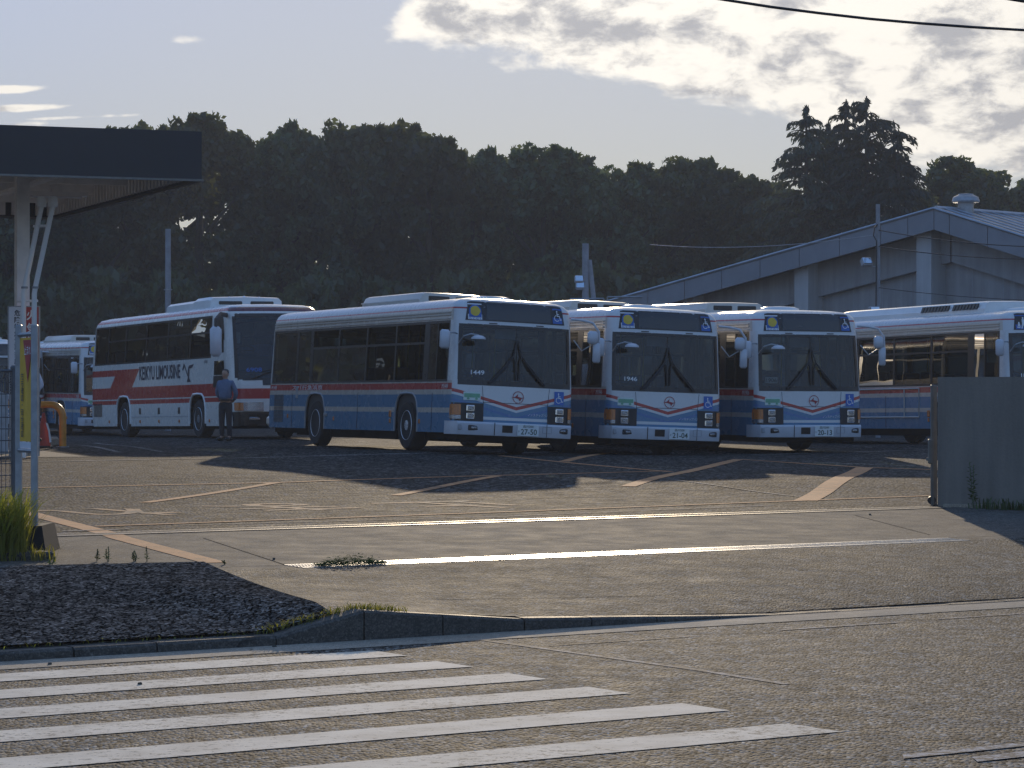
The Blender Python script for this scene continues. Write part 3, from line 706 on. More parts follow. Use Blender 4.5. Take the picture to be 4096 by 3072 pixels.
def well_mesh():
    pr = [(-.61, .38), (-.61, .76), (-.53, .95), (-.45, 1.03), (-.34, 1.09), (0, 1.105), (.34, 1.09), (.45, 1.03), (.53, .95), (.61, .76), (.61, .38)]; n = len(pr)
    return MB().add([(x, 0, z) for x, z in pr]+[(x, .55, z) for x, z in pr], [(i, i+1, n+i+1, n+i) for i in range(n-1)]+[tuple(range(n, 2*n))])
def wheelchair(cy, cz, s):
    """the access symbol as (polygons) in y, z around a centre; s is its height; drawn as seen from ahead"""
    P = []
    def disc(x, y, r): P.append([(x+r*math.cos(a*math.pi/8), y+r*math.sin(a*math.pi/8)) for a in range(16)])
    def stroke(pts, w):
        for a, b in zip(pts[:-1], pts[1:]):
            d = Vector((b[0]-a[0], b[1]-a[1])).normalized(); nx, ny = -d.y*w/2, d.x*w/2
            P.append([(a[0]+nx-d.x*w*.3, a[1]+ny-d.y*w*.3), (a[0]-nx-d.x*w*.3, a[1]-ny-d.y*w*.3), (b[0]-nx+d.x*w*.3, b[1]-ny+d.y*w*.3), (b[0]+nx+d.x*w*.3, b[1]+ny+d.y*w*.3)])
    disc(-.08, .43, .075)
    stroke([(-.07, .33), (-.05, .02), (.18, .02), (.30, -.33), (.40, -.29)], .085); stroke([(-.06, .18), (.14, .18)], .06)
    arc = [(-.06+.27*math.cos(math.radians(a)), -.17+.27*math.sin(math.radians(a))) for a in range(115, 345, 23)]
    stroke(arc, .065)
    return [[(cy-q[0]*s*-1, cz+q[1]*s) for q in poly] for poly in P]
def on_front(sh, off): return lambda y, z: sh.front(y, z, off)
def polys(pl, fn):
    mb = MB()
    for q in pl: mb.add([fn(*v) for v in q], [tuple(range(len(q)))])
    return mb
def rect(y0, y1, z0, z1): return [(y0, z0), (y1, z0), (y1, z1), (y0, z1)]
def headlamp(parent, y, z, w, h, sh, off, key):
    def f():
        mb = MB(); x = sh.front(y, z, off)[0]
        mb.cbox((x, y, z), (.05, w, h), .012, 0); mb.cbox((x+.012, y, z), (.05, w*.82, h*.78), .02, 1); return mb
    return part('headlight', f, ['chrome', 'lens'], parent, key=key)
def tube_part(name, pts, r, mat, parent, key, n=8): return part(name, lambda: MB().tube(pts, r, n), mat, parent, key=key)

def bus_interior(b, sh, floor_z, win_z, coach=False):
    L = sh.L; k = 'coach' if coach else 'city'
    part('floor', lambda: MB().box((-L/2, 0, floor_z-.05), (L-.5, 2.36, .1)), 'interior_grey', b, key=k+'floor')
    part('ceiling', lambda: MB().box((-L/2, 0, win_z[1]+.10), (L-1.2, 2.1, .04)), 'interior_grey', b, key=k+'ceil')
    part('lining', lambda: merge(MB().box((-L/2, -1.17, (floor_z+win_z[0])/2), (L-.6, .03, win_z[0]-floor_z)), MB().box((-L/2, 1.17, (floor_z+win_z[0])/2), (L-.6, .03, win_z[0]-floor_z)),
                                 MB().box((-L+.35, 0, (floor_z+win_z[0])/2), (.05, 2.3, win_z[0]-floor_z))), 'interior_grey', b, key=k+'lining')
    def seat(high):
        def f():
            mb = MB(); mb.cbox((0, 0, .40), (.46, .44, .12), .04); mb.cbox((-.24, 0, .40+high/2), (.10, .44, high), .04); mb.box((0, 0, .17), (.08, .3, .36)); return mb
        return f
    xs = [-3.6-0.78*i for i in range(8)] if not coach else [-2.4-0.9*i for i in range(10)]
    for x in xs:
        for y in ((-.9, .9) if not coach else (-.95, -.48, .48, .95)):
            part('seat', seat(.62 if not coach else .8), 'seat_fabric', b, key=k+'seat', loc=(x, y, floor_z))
    dsx = part('driver_seat', seat(.85), 'black_plastic', b, key=k+'dseat', loc=(-1.35, -.68, floor_z+.2))
    part('headrest_cover', lambda: MB().cbox((-.235, 0, 1.12), (.13, .34, .30), .04), 'headrest_cloth', dsx, key='hcov')
    ds = win_z[0]-.02
    part('dashboard', lambda: merge(MB().cbox((-.42, -.25, ds-.18), (.42, 1.75, .42), .08), MB().cbox((-.55, -.7, ds+.06), (.25, .55, .14), .05)), 'black_plastic', b, key=k+'dash')
    def sw():
        mb = MB(); mb.tube([(.0+.23*math.cos(a*math.pi/12)*.55, .23*math.sin(a*math.pi/12), .23*math.cos(a*math.pi/12)*.5) for a in range(25)], .016, 6, cap=False)
        mb.tube([(0, 0, 0), (.18, 0, -.25)], .03, 6); mb.box((0, 0, 0), (.03, .4, .03)); return mb
    part('steering_wheel', sw, 'black_plastic', b, key=k+'sw', loc=(-.78, -.68, ds+.18))
    if not coach:
        for x, y in ((-1.9, -.35), (-1.9, .35), (-3.2, .42), (-4.6, -.42), (-6.1, .42)):
            part('grab_pole', lambda: MB().tube([(0, 0, 0), (0, 0, win_z[1]+.1-floor_z)], .017, 6), 'grab_yellow', b, key='pole', loc=(x, y, floor_z))
        part('driver_partition', lambda: MB().box((-1.85, -.72, 1.15), (.03, .8, 1.2)), 'interior_grey', b, key='partn')
        part('fare_box', lambda: MB().cbox((-.95, -.12, 1.0), (.3, .26, .75), .03), 'grey_plastic', b, key='fare')
        part('sun_visor', lambda: MB().cbox((-.32, -.12, 2.27), (.03, .42, .2), .01), 'grey_plastic', b, key='visor')

def side_windows(b, side, panes, z0, z1, frame_x, ytab, k, transom=None):
    """panes: list of (x0, x1, has transom); ytab(z) -> |y| of the glass"""
    y0, y1 = side*(ytab(z0)-.012), side*(ytab(z1)-.012)
    def yy(z): return y0+(y1-y0)*(z-z0)/(z1-z0)
    def bar(mb, xa, xb, za, zb, out=.010, dep=.05):
        vs = []
        for x in (xa, xb):
            for z in (za, zb):
                for o in (out, out-dep): vs.append((x, yy(z)+side*o, z))
        mb.add(vs, [(0,1,3,2), (4,6,7,5), (0,4,5,1), (2,3,7,6), (0,2,6,4), (1,5,7,3)])
    def fr():
        mb = MB(); xs = sorted(set([q[0] for q in panes]+[q[1] for q in panes]))
        bar(mb, frame_x[0], frame_x[1], z0, z0+.045); bar(mb, frame_x[0], frame_x[1], z1-.05, z1)
        prev = frame_x[0]
        for a, c, tr in sorted(panes):
            bar(mb, prev, a, z0+.045, z1-.05, .008); prev = c
            if tr: bar(mb, a, c, tr-.025, tr+.02, .009)
        bar(mb, prev, frame_x[1], z0+.045, z1-.05, .008)
        return mb
    part('window_frame', fr, 'black_trim', b, key=(k, side, 'frame'), smooth=False)
    for a, c, tr in panes:
        for za, zb in (((z0+.045, tr-.025), (tr+.02, z1-.05)) if tr else ((z0+.045, z1-.05),)):
            def pn(a=a, c=c, za=za, zb=zb): return MB().add([(a, yy(za), za), (c, yy(za), za), (c, yy(zb), zb), (a, yy(zb), zb)], [(0, 1, 2, 3)])
            part('side_window', pn, 'side_glass', b, key=(k, side, a, za), smooth=False)

def aircon(b, style):
    a = empty('air_conditioner', (0, 0, .055)); a.parent = b
    def cover(x0, x1, hw, zt):
        def f():
            mb = MB(); V = []
            secs = [(x0, .98, 2.86, .0), (x0+.03, .98, zt-.08, 0), (x0+.16, .95, zt, 0)] if style == 'b' else [(x0, 1, 2.86, 0), (x0+.12, .97, zt-.05, 0), (x0+.22, .95, zt-.01, 0)]
            xs = [(x0, .80, .35), (x0+(.55 if style == 'b' else .14), .96, .95), (x0+(.9 if style == 'b' else .3), 1, 1), (x1-.1, 1, 1), (x1, .98, .95)]
            for x, wf, hf in xs:
                w_, h_ = hw*wf, (zt-2.84)*hf
                for y, z in ((-w_, 0), (-w_, h_*.42), (-w_*.98, h_*.46), (-w_*.9, h_*.9), (-w_*.82, h_), (0, h_*1.04), (w_*.82, h_), (w_*.9, h_*.9), (w_*.98, h_*.46), (w_, h_*.42), (w_, 0)):
                    V.append((x, y, 2.84+z))
            n = 11
            mb.add(V, [(i*n+j, i*n+j+1, (i+1)*n+j+1, (i+1)*n+j) for i in range(len(xs)-1) for j in range(n-1)]+[tuple(range(n)), tuple((len(xs)-1)*n+j for j in range(n))])
            return mb
        return f
    if style == 'a':
        part('cover', cover(-6.8, -3.35, .72, 3.09), 'cream_paint', a, key='acA', ang=25)
        part('grille', lambda: merge(MB().cbox((-3.36, -.29, 2.975), (.05, .46, .11), .02), MB().cbox((-3.36, .29, 2.975), (.05, .46, .11), .02)), 'black_trim', a, key='acAg')
        part('side_seam', lambda: merge(MB().box((-5, -.722, 2.945), (3.3, .012, .015)), MB().box((-5, .722, 2.945), (3.3, .012, .015))), 'white_paint', a, key='acAs')
    else:
        part('cover', cover(-8.6, -1.6, .85, 3.12), 'white_paint', a, key='acB', ang=25)
        for i in range(18):
            if i == 9: continue
            part('louvre', lambda: MB().add([(-.05, 0, 0), (.04, 0, .0), (.1, .02, .13), (.01, .02, .13), (-.05, -.03, 0), (.04, -.03, .0), (.1, -.01, .13), (.01, -.01, .13)], [(0,1,2,3), (4,7,6,5), (0,4,5,1), (1,5,6,2), (2,6,7,3), (3,7,4,0)]), 'black_trim', a, key='louv', loc=(-4.2+i*.135, -.845, 2.94), smooth=False)
    return a

def city_bus(key, loc_key, number, plate, card, label, ac='a', tail_text=True, adframe=False, front_sign='chair', plain_front=False):
    x, y, z, yaw, ro, pi_ = BUS[loc_key]
    b = empty('city_bus', (x, y, z), (math.radians(ro), math.radians(pi_), math.radians(yaw-90)))
    tag(b, label, 'bus', 'city buses parked in the yard'); sh = CITY
    part('body', city_body, ['city_side', 'city_front'], b, key='citybody', ang=28)
    part('underbody', lambda: merge(MB().box((-5.4, 0, .44), (10.4, 1.3, .44)), MB().box((-5.1, 0, .36), (3.9, 2.3, .32)), MB().box((-.95, 0, .36), (1.6, 2.2, .26)), MB().box((-9.7, 0, .44), (2.2, 2.2, .36)), MB().box((-7.8, 0, .48), (.3, 1.9, .3)), MB().box((-2.45, 0, .44), (.3, 1.9, .3))), 'underside', b, key='cityunder', smooth=False)
    part('gutter_moulding', lambda: merge(*[MB().box((-5.55, sd*1.222, zz), (10.3, .03, .022)) for sd in (-1, 1) for zz in (2.515, 2.585, 2.635)]), 'cream_paint', b, key='citygut', smooth=False)
    for wx, re in ((CW[0], False), (CW[1], True)):
        for sd in (-1, 1): wheel(b, wx, sd, re)
    for wx in CW:
        for sd in (-1, 1):
            part('wheel_arch', lambda: MB().tube([(d, 0, h) for d, h in ((-.615, .36), (-.615, .74), (-.545, .93), (-.46, 1.03), (-.34, 1.095), (0, 1.11), (.34, 1.095), (.46, 1.03), (.545, .93), (.615, .74), (.615, .36))], .022, 6), 'grey_plastic', b, key='archtrim', loc=(wx, sd*1.238, 0))
            part('wheel_well', well_mesh, 'underside', b, key='well', loc=(wx, sd*1.225, 0), rot=(0, 0, 0 if sd < 0 else math.pi), smooth=False)
    bus_interior(b, sh, .62, (1.32, 2.48))
    panes = [(-1.42, -1.02, None), (-.98, -.45, None)]+[(a, c, 2.07) for a, c in ((-3.17, -1.68), (-4.82, -3.25), (-6.47, -4.90), (-8.12, -6.55))]+[(-9.08, -8.3, None), (-10.68, -9.2, None)]
    for sd in (-1, 1): side_windows(b, sd, panes, 1.32, 2.48, (-10.75, -.38), sh.w, 'city')
    # windscreen
    fs = on_front(sh, 0)
    part('windshield_frame', lambda: merge(curved(sh, -1.16, 1.16, 1.27, 1.37, .0, 14, .04), curved(sh, -1.13, 1.13, 2.37, 2.425, .0, 14, .04), curved(sh, -1.16, -1.09, 1.37, 2.37, .001, 2, .04, 3, .02), curved(sh, 1.09, 1.16, 1.37, 2.37, .001, 2, .04, 3, .02)), 'black_trim', b, key='wsframe', smooth=False)
    for y0, y1 in ((-1.09, -.004), (.004, 1.09)):
        part('windshield_pane', lambda: curved(sh, y0, y1, 1.37, 2.37, -.012, 8, 0, 4, .015), 'front_glass', b, key=('wspane', y0))
    part('windshield_seam', lambda: curved(sh, -.008, .008, 1.37, 2.37, -.006, 1, .02, 3), 'black_trim', b, key='wsseam', smooth=False)
    part('rear_window', lambda: MB().add([(-10.98, -1.04, 1.33), (-10.98, 1.04, 1.33), (-10.95, 1.02, 2.42), (-10.95, -1.02, 2.42)], [(0, 1, 2, 3)]), 'side_glass', b, key='rearw', smooth=False)
    # destination sign
    d = part('destination_sign', lambda: curved(sh, -1.02, 1.02, 2.49, 2.855, .006, 14, .03, 5, .06), 'black_trim', b, key='dest')
    part('sign_glass', lambda: curved(sh, -.62, .72, 2.51, 2.825, .012, 10, .0, 5, .03), 'sign_glass', d, key='destg')
    so = on_front(sh, .016); so2 = on_front(sh, .020); so3 = on_front(sh, .024)
    if front_sign == 'chair':
        part('white_sticker', lambda: polys([rect(-.97, -.70, 2.505, 2.81)], so), 'white_print', d, key='stk1', smooth=False)
        arch = [(-.835+.12*math.cos(math.radians(a)), 2.665+.125*math.sin(math.radians(a))) for a in range(0, 181, 20)]
        part('blue_print', lambda: polys([arch+[(-.955, 2.55), (-.715, 2.55)]], so2), 'sticker_blue', d, key='stk2', smooth=False)
        part('yellow_print', lambda: polys([[(-.835+.095*math.cos(math.radians(a))*(1+.06*math.cos(5*math.radians(a))), 2.668+.095*math.sin(math.radians(a))) for a in range(0, 360, 15)]], so3), 'yellow_print', d, key='stk3', smooth=False)
        part('sticker_lettering', lambda: lettering('らくらく', .042, lambda u, v: sh.front(-.835+u, 2.524+v, .022), .24, .01), 'sticker_blue', d, key='stk4', smooth=False)
    part('access_sign', lambda: polys([rect(.76, .97, 2.515, 2.80)], so), 'sticker_blue', d, key='acc1', smooth=False)
    if front_sign == 'chair':
        part('access_symbol', lambda: polys(wheelchair(.865, 2.655, .21), so2), 'white_print', d, key='acc2', smooth=False)
    else:
        part('blue_picture_sign', lambda: polys([rect(-.97, -.70, 2.505, 2.81)], so), 'sticker_blue', d, key='ped1', smooth=False)
        def ped():
            P = [[(-.80+.022*math.cos(a*.6), 2.745+.022*math.sin(a*.6)) for a in range(10)], [(-.83, 2.72), (-.775, 2.72), (-.76, 2.62), (-.785, 2.62), (-.74, 2.52), (-.77, 2.52), (-.80, 2.60), (-.82, 2.52), (-.85, 2.52), (-.83, 2.63)],
                 [(-.90+.018*math.cos(a*.6), 2.645+.018*math.sin(a*.6)) for a in range(10)], [(-.92, 2.63), (-.88, 2.63), (-.87, 2.57), (-.93, 2.57)], [(-.95, 2.56), (-.86, 2.56), (-.88, 2.53), (-.94, 2.53)]]
            return polys(P, so2)
        part('pedestrian_picture', ped, 'white_print', d, key='ped2', smooth=False)
    part('marker_slot', lambda: merge(curved(sh, -.56, -.40, 2.437, 2.457, .006, 2, .02), curved(sh, .40, .56, 2.437, 2.457, .006, 2, .02)), 'black_trim', b, key='slots', smooth=False)
    # wipers
    for sg in (-1, 1):
        def wp(sg=sg):
            mb = MB(); P = lambda y, z, o=.03: sh.front(y, z, o)
            mb.tube([P(sg*.56, 1.33, .04), P(sg*.30, 1.60, .045), P(sg*.09, 1.84, .04)], .02, 6)
            mb.tube([P(sg*.52, 1.33, .05), P(sg*.26, 1.60, .055), P(sg*.12, 1.80, .045)], .014, 5)
            mb.tube([P(sg*.03, 1.40, .02), P(sg*.05, 1.75, .022), P(sg*.09, 1.84, .04), P(sg*.03, 2.05, .02), P(sg*.01, 2.14, .02)], .017, 5)
            mb.lathe([(.03, 0), (.03, .05), (.0, .055)], P(sg*.56, 1.33, .0), 10, 'x'); return mb
        part('wiper', wp, 'black_plastic', b, key=('wiper', sg))
    # lower front
    for sg in (-1, 1):
        hp = part('headlight_panel', lambda: curved(sh, sg*.66, sg*1.235, .595, .93, .012, 8, .03, 2), 'black_plastic', b, key=('hlp', sg))
        for k_, zc in enumerate((.835, .69)): headlamp(hp, sg*.915, zc, .17, .115, sh, .02, ('hl', sg, k_))
        def tl(sg=sg):
            mb = MB(); c = curved(sh, sg*1.10, sg*1.243, .70, .90, .03, 5, .03, 2); c2 = curved(sh, sg*1.10, sg*1.243, .625, .695, .03, 5, .03, 1)
            mb.add(c.v, c.f, 0); mb.add(c2.v, c2.f, 1); return mb
        part('turn_lamp', tl, ['orange_lens', 'lens'], hp, key=('turn', sg))
    def bumper():
        bs = Shell(11, [(0, 1.25), (1, 1.25)], [(.3, .03), (.36, .06), (.55, .07), (.58, .05)], .2, .09, .1, [(0, 0)])
        V = []; n = 30; zs = [.335, .36, .55, .585]
        for zz in zs:
            V.append((-.42, -1.25, zz)); V += [bs.front(-1.25+2.5*i/n, zz) for i in range(n+1)]; V.append((-.42, 1.25, zz))
        m_ = n+3; return MB().add(V, [(i*m_+j, i*m_+j+1, (i+1)*m_+j+1, (i+1)*m_+j) for i in range(3) for j in range(m_-1)]+[(3*m_+j, 3*m_+j+1, 3*m_+m_-2-j, 3*m_+m_-1-j) for j in range(m_//2-1)])
    bp = part('bumper', bumper, 'mirror_white', b, key='bumper', ang=30)
    bsh = Shell(11, [(0, 1.25), (1, 1.25)], [(.3, .06), (.36, .06), (.55, .07), (.58, .07)], .2, .09, .1, [(0, 0)])
    part('bumper_joint', lambda: merge(*[curved(bsh, yy-.006, yy+.006, .34, .58, .004, 1) for yy in (-.45, .0, .44, .90)][:1]+[curved(bsh, .62, .632, .34, .58, .004, 1), curved(bsh, -.46, -.448, .34, .58, .004, 1)]), 'black_trim', bp, key='bjoint', smooth=False)
    for yy in (-.86, .98):
        part('fog_lamp', lambda: merge(MB().cbox((bsh.front(yy, .46)[0]-.01, yy, .47), (.04, .21, .10), .012), MB().cbox((bsh.front(yy, .46)[0]+.004, yy, .47), (.04, .15, .06), .015)), 'black_plastic', bp, key=('fog', yy))
        part('fog_lens', lambda: MB().cbox((bsh.front(yy, .46)[0]+.014, yy, .47), (.03, .12, .045), .012), 'lens', bp, key=('fogl', yy))
    part('round_cover', lambda: MB().cbox((bsh.front(-1.10, .47)[0]-.012, -1.10, .475), (.03, .11, .11), .03), 'grey_plastic', bp, key='rcov')
    part('intake', lambda: polys([rect(-.30, -.09, .40, .535)], on_front(bsh, .006)), 'black_trim', bp, key='intake', smooth=False)
    part('flap_seam', lambda: MB().tube([bsh.front(yy, zz, .003) for yy, zz in ((.54, .42), (.73, .42), (.73, .54), (.54, .54), (.54, .42))], .004, 5), 'grey_plastic', bp, key='flap')
    pl = part('license_plate', lambda: MB().cbox((bsh.front(.22, .46)[0]+.022, .22, .46), (.012, .44, .22), .006), 'plate_white', b, key='plate')
    xp = bsh.front(.22, .46)[0]+.031
    part('plate_number', lettering(plate, .105, lambda u, v: (xp, .235+u, .432+v), .33, .012), 'plate_green', pl, smooth=False)
    part('plate_region', lambda: lettering('品川200', .05, lambda u, v: (xp, .22+u, .535+v), .21, .01), 'plate_green', pl, key='plregion', smooth=False)
    part('plate_kana', lambda: lettering('か', .035, lambda u, v: (xp, .03+u, .44+v), .03, .005), 'plate_green', pl, key='plkana', smooth=False)
    of = on_front(sh, .005); of2 = on_front(sh, .008)
    # front badge
    def badge():
        P = []; cz = 1.075; cy = .03
        for a in range(0, 360, 15):
            if 75 < a % 360 < 0: continue
            q = [math.radians(a), math.radians(a+15)]
            if not (240 <= a < 300): P.append([(cy+.115*math.cos(q[0]), cz+.115*math.sin(q[0])), (cy+.115*math.cos(q[1]), cz+.115*math.sin(q[1])), (cy+.102*math.cos(q[1]), cz+.102*math.sin(q[1])), (cy+.102*math.cos(q[0]), cz+.102*math.sin(q[0]))])
        P += [[(cy-.14, cz-.004), (cy-.06, cz+.012), (cy+.0, cz+.07), (cy-.012, cz+.018), (cy+.07, cz-.004), (cy+.14, cz+.002), (cy+.07, cz-.02), (cy+.035, cz-.075), (cy+.01, cz-.028), (cy-.05, cz-.012)]]
        return polys(P, of2)
    part('badge', badge, 'red_print', b, key='badge', smooth=False)
    part('badge_lettering', lambda: lettering('BUS', .034, lambda u, v: sh.front(.03+u, .965+v, .008), .10, .01), 'red_print', b, key='badgel', smooth=False)
    part('hood_seam', lambda: merge(*[MB().tube([sh.front(yy, zz, .002) for yy, zz in q], .005, 4) for q in (((-.67, .60), (-.66, .93), (-.69, 1.26)), ((.67, .60), (.66, .93), (.69, 1.26)), ((-.67, .955), (-.2, .955), (.2, .955), (.67, .955)))]), 'navy_print', b, key='hood', smooth=False)
    g = part('green_sticker', lambda: polys([rect(-1.05, -.72, .985, 1.14)], of2), 'sticker_pale', b, key='gst', smooth=False)
    part('green_bus_print', lambda: polys([rect(-1.035, -.735, 1.035, 1.11)]+[[(yy+.028*math.cos(a*.7), 1.015+.022*math.sin(a*.7)) for a in range(9)] for yy in (-.96, -.80)], on_front(sh, .011)), 'sticker_green', g, key='gst2', smooth=False)
    w2 = part('access_sticker', lambda: polys([rect(.80, 1.01, .965, 1.22)], of2), 'sticker_blue', b, key='acs', smooth=False)
    part('access_symbol', lambda: polys(wheelchair(.905, 1.09, .2), on_front(sh, .011)), 'white_print', w2, key='acs2', smooth=False)
    part('front_lettering', lambda: lettering('ノンステップバス', .05, lambda u, v: sh.front(.46+u, .755+v, .008), .44), 'white_print', b, key='nonstep', smooth=False)
    # mirrors: driver's corner (bus's right) and the kerb-side arm (bus's left)
    def msh(c, d, k_, nm='mirror', par=b): return part(nm, lambda: MB().cbox(c, d, min(d)*.4), 'mirror_white', par, key=k_, ang=50)
    m1 = msh((.06, -1.50, 2.10), (.10, .20, .36), 'mir1'); tube_part('mirror_arm', [(-.08, -1.20, 2.22), (.05, -1.30, 2.23), (.06, -1.47, 2.22), (.02, -1.50, 2.1)], .014, 'galvanised', m1, 'mir1a')
    def dish(c): return lambda: MB().lathe([(.0, .05), (.08, .04), (.135, .0), (.14, -.03), (.12, -.035), (.0, -.02)], c, 18, 'z')
    m2 = part('under_mirror', dish((.30, -.92, 2.15)), 'mirror_white', b, key='mir2'); tube_part('mirror_arm', [(-.02, -1.19, 2.02), (.16, -1.16, 2.17), (.24, -1.05, 2.215), (.30, -.92, 2.20)], .014, 'galvanised', m2, 'mir2a')
    m3 = msh((.14, 1.50, 2.28), (.12, .22, .26), 'mir3'); msh((.12, 1.60, 2.00), (.09, .16, .40), 'mir4', 'lower_mirror', m3)
    tube_part('mirror_arm', [(-.15, 1.17, 2.62), (.05, 1.32, 2.60), (.12, 1.50, 2.56), (.14, 1.62, 2.40), (.13, 1.65, 2.10)], .024, 'mirror_white', m3, 'mir3a')
    tube_part('mirror_stay', [(-.08, 1.20, 2.22), (.05, 1.32, 2.02), (.10, 1.50, 2.14)], .013, 'galvanised', m3, 'mir3b')
    # roof
    if ac: aircon(b, ac)
    part('roof_hatch', lambda: MB().lathe([(.42, .0), (.40, .05), (.30, .085), (.0, .10)], (-1.35, 0, 2.93), 28), 'white_paint', b, key='hatch', ang=60)
    part('rear_vent', lambda: MB().lathe([(.40, .0), (.38, .04), (.28, .06), (.0, .07)], (-8.6, 0, 2.94), 24), 'white_paint', b, key='rvent', ang=60)
    part('antenna', lambda: MB().tube([(-1.8, .45, 2.92), (-1.8, .45, 3.07)], .008, 5), 'black_plastic', b, key='ant')
    # lettering and fittings on the sides
    def right(zoff, xoff): return lambda u, v: (xoff+u, -(sh.w(zoff+v)+.006), zoff+v)
    part('fleet_number', lettering('M'+number, .085, right(1.235, -.47), .30), 'white_print', b, smooth=False)
    if tail_text:
        part('operator_lettering', lambda: lettering('スバ行急浜京', .105, right(1.23, -8.35), 1.95, .006, 1.1), 'white_print', b, key='oplet', smooth=False)
        part('tail_number', lettering('M'+number, .075, right(1.235, -10.55), .34), 'white_print', b, smooth=False)
    part('tail_grille', lambda: merge(*[MB().box((-10.2, -1.243, .5+.03*i), (.62, .012, .018)) for i in range(20)]), 'black_plastic', b, key='tgr', smooth=False)
    part('tail_bumper', lambda: MB().cbox((-10.92, 0, .50), (.34, 2.5, .32), .10), 'cream_paint', b, key='tbp')
    for xx, zz in ((-9.55, .62), (-6.6, .58), (-3.3, .56), (-1.72, .56)):
        part('side_marker', lambda: MB().cbox((0, 0, 0), (.06, .03, .09), .01), 'orange_lens', b, key='smk', loc=(xx, -1.248, zz))
    part('side_lamp', lambda: MB().cbox((-3.3, -1.248, .70), (.11, .03, .15), .02), 'orange_lens', b, key='slmp')
    part('door_handle', lambda: MB().cbox((-9.0, -1.246, 1.13), (.13, .02, .26), .01), 'galvanised', b, key='dhd')
    part('filler_cap', lambda: MB().cbox((-7.1, -1.25, .66), (.2, .03, .07), .01), 'galvanised', b, key='dhd2')
    for xx in (-9.3, -5.2, -1.1): part('panel_seam', lambda: MB().box((0, -1.243, .75), (.008, .012, .72)), 'navy_print', b, key='pseam', smooth=False, loc=(xx, 0, 0))
    if adframe:
        part('poster_frame', lambda: MB().tube([(-8.2, -1.255, .62), (-3.7, -1.255, .62), (-3.7, -1.255, 1.27), (-8.2, -1.255, 1.27), (-8.2, -1.255, .62)], .018, 4), 'cream_paint', b, key='adf')
        part('poster_frame_bar', lambda: MB().tube([(-4.35, -1.255, .62), (-4.35, -1.255, 1.27)], .018, 4), 'cream_paint', b, key='adfb')
    if card == 'card':
        c_ = part('number_card', lambda: MB().add([(-.22, yy, zz) for yy, zz in ((-.93, 1.43), (-.65, 1.43), (-.65, 1.55), (-.93, 1.55))], [(0, 1, 2, 3)]), 'white_print', b, key='ncard', smooth=False)
        part('card_number', lettering(number, .085, lambda u, v: (-.214, -.79+u, 1.49+v), .24, .01), 'black_print', c_, smooth=False)
    else:
        part('screen_number', lettering(number, .085, lambda u, v: sh.front(-.78+u, 1.51+v, -.006), .26, .012), 'white_print', b, smooth=False)
    return b
city_bus('b1', 'b1', '1449', '27-50', None, 'blue and white city bus with plate 27-50, right beside the coach')
city_bus('b2', 'b2', '1946', '21-04', None, 'blue and white city bus with plate 21-04, between two like it in the row')
city_bus('b3', 'b3', '1906', '20-13', 'card', 'blue and white city bus with plate 20-13 and a white number card in its windshield')
city_bus('left', 'left', '1210', '19-80', None, 'city bus half hidden behind the tail of the red striped coach', tail_text=False)
city_bus('far', 'far', '1208', '19-77', None, 'city bus at the left edge, almost hidden behind the signboards', tail_text=False)
city_bus('right', 'right', '1815', '20-02', None, 'city bus with long louvred roof unit, partly hidden by the concrete wall', ac='b', adframe=True, front_sign='ped', tail_text=False)

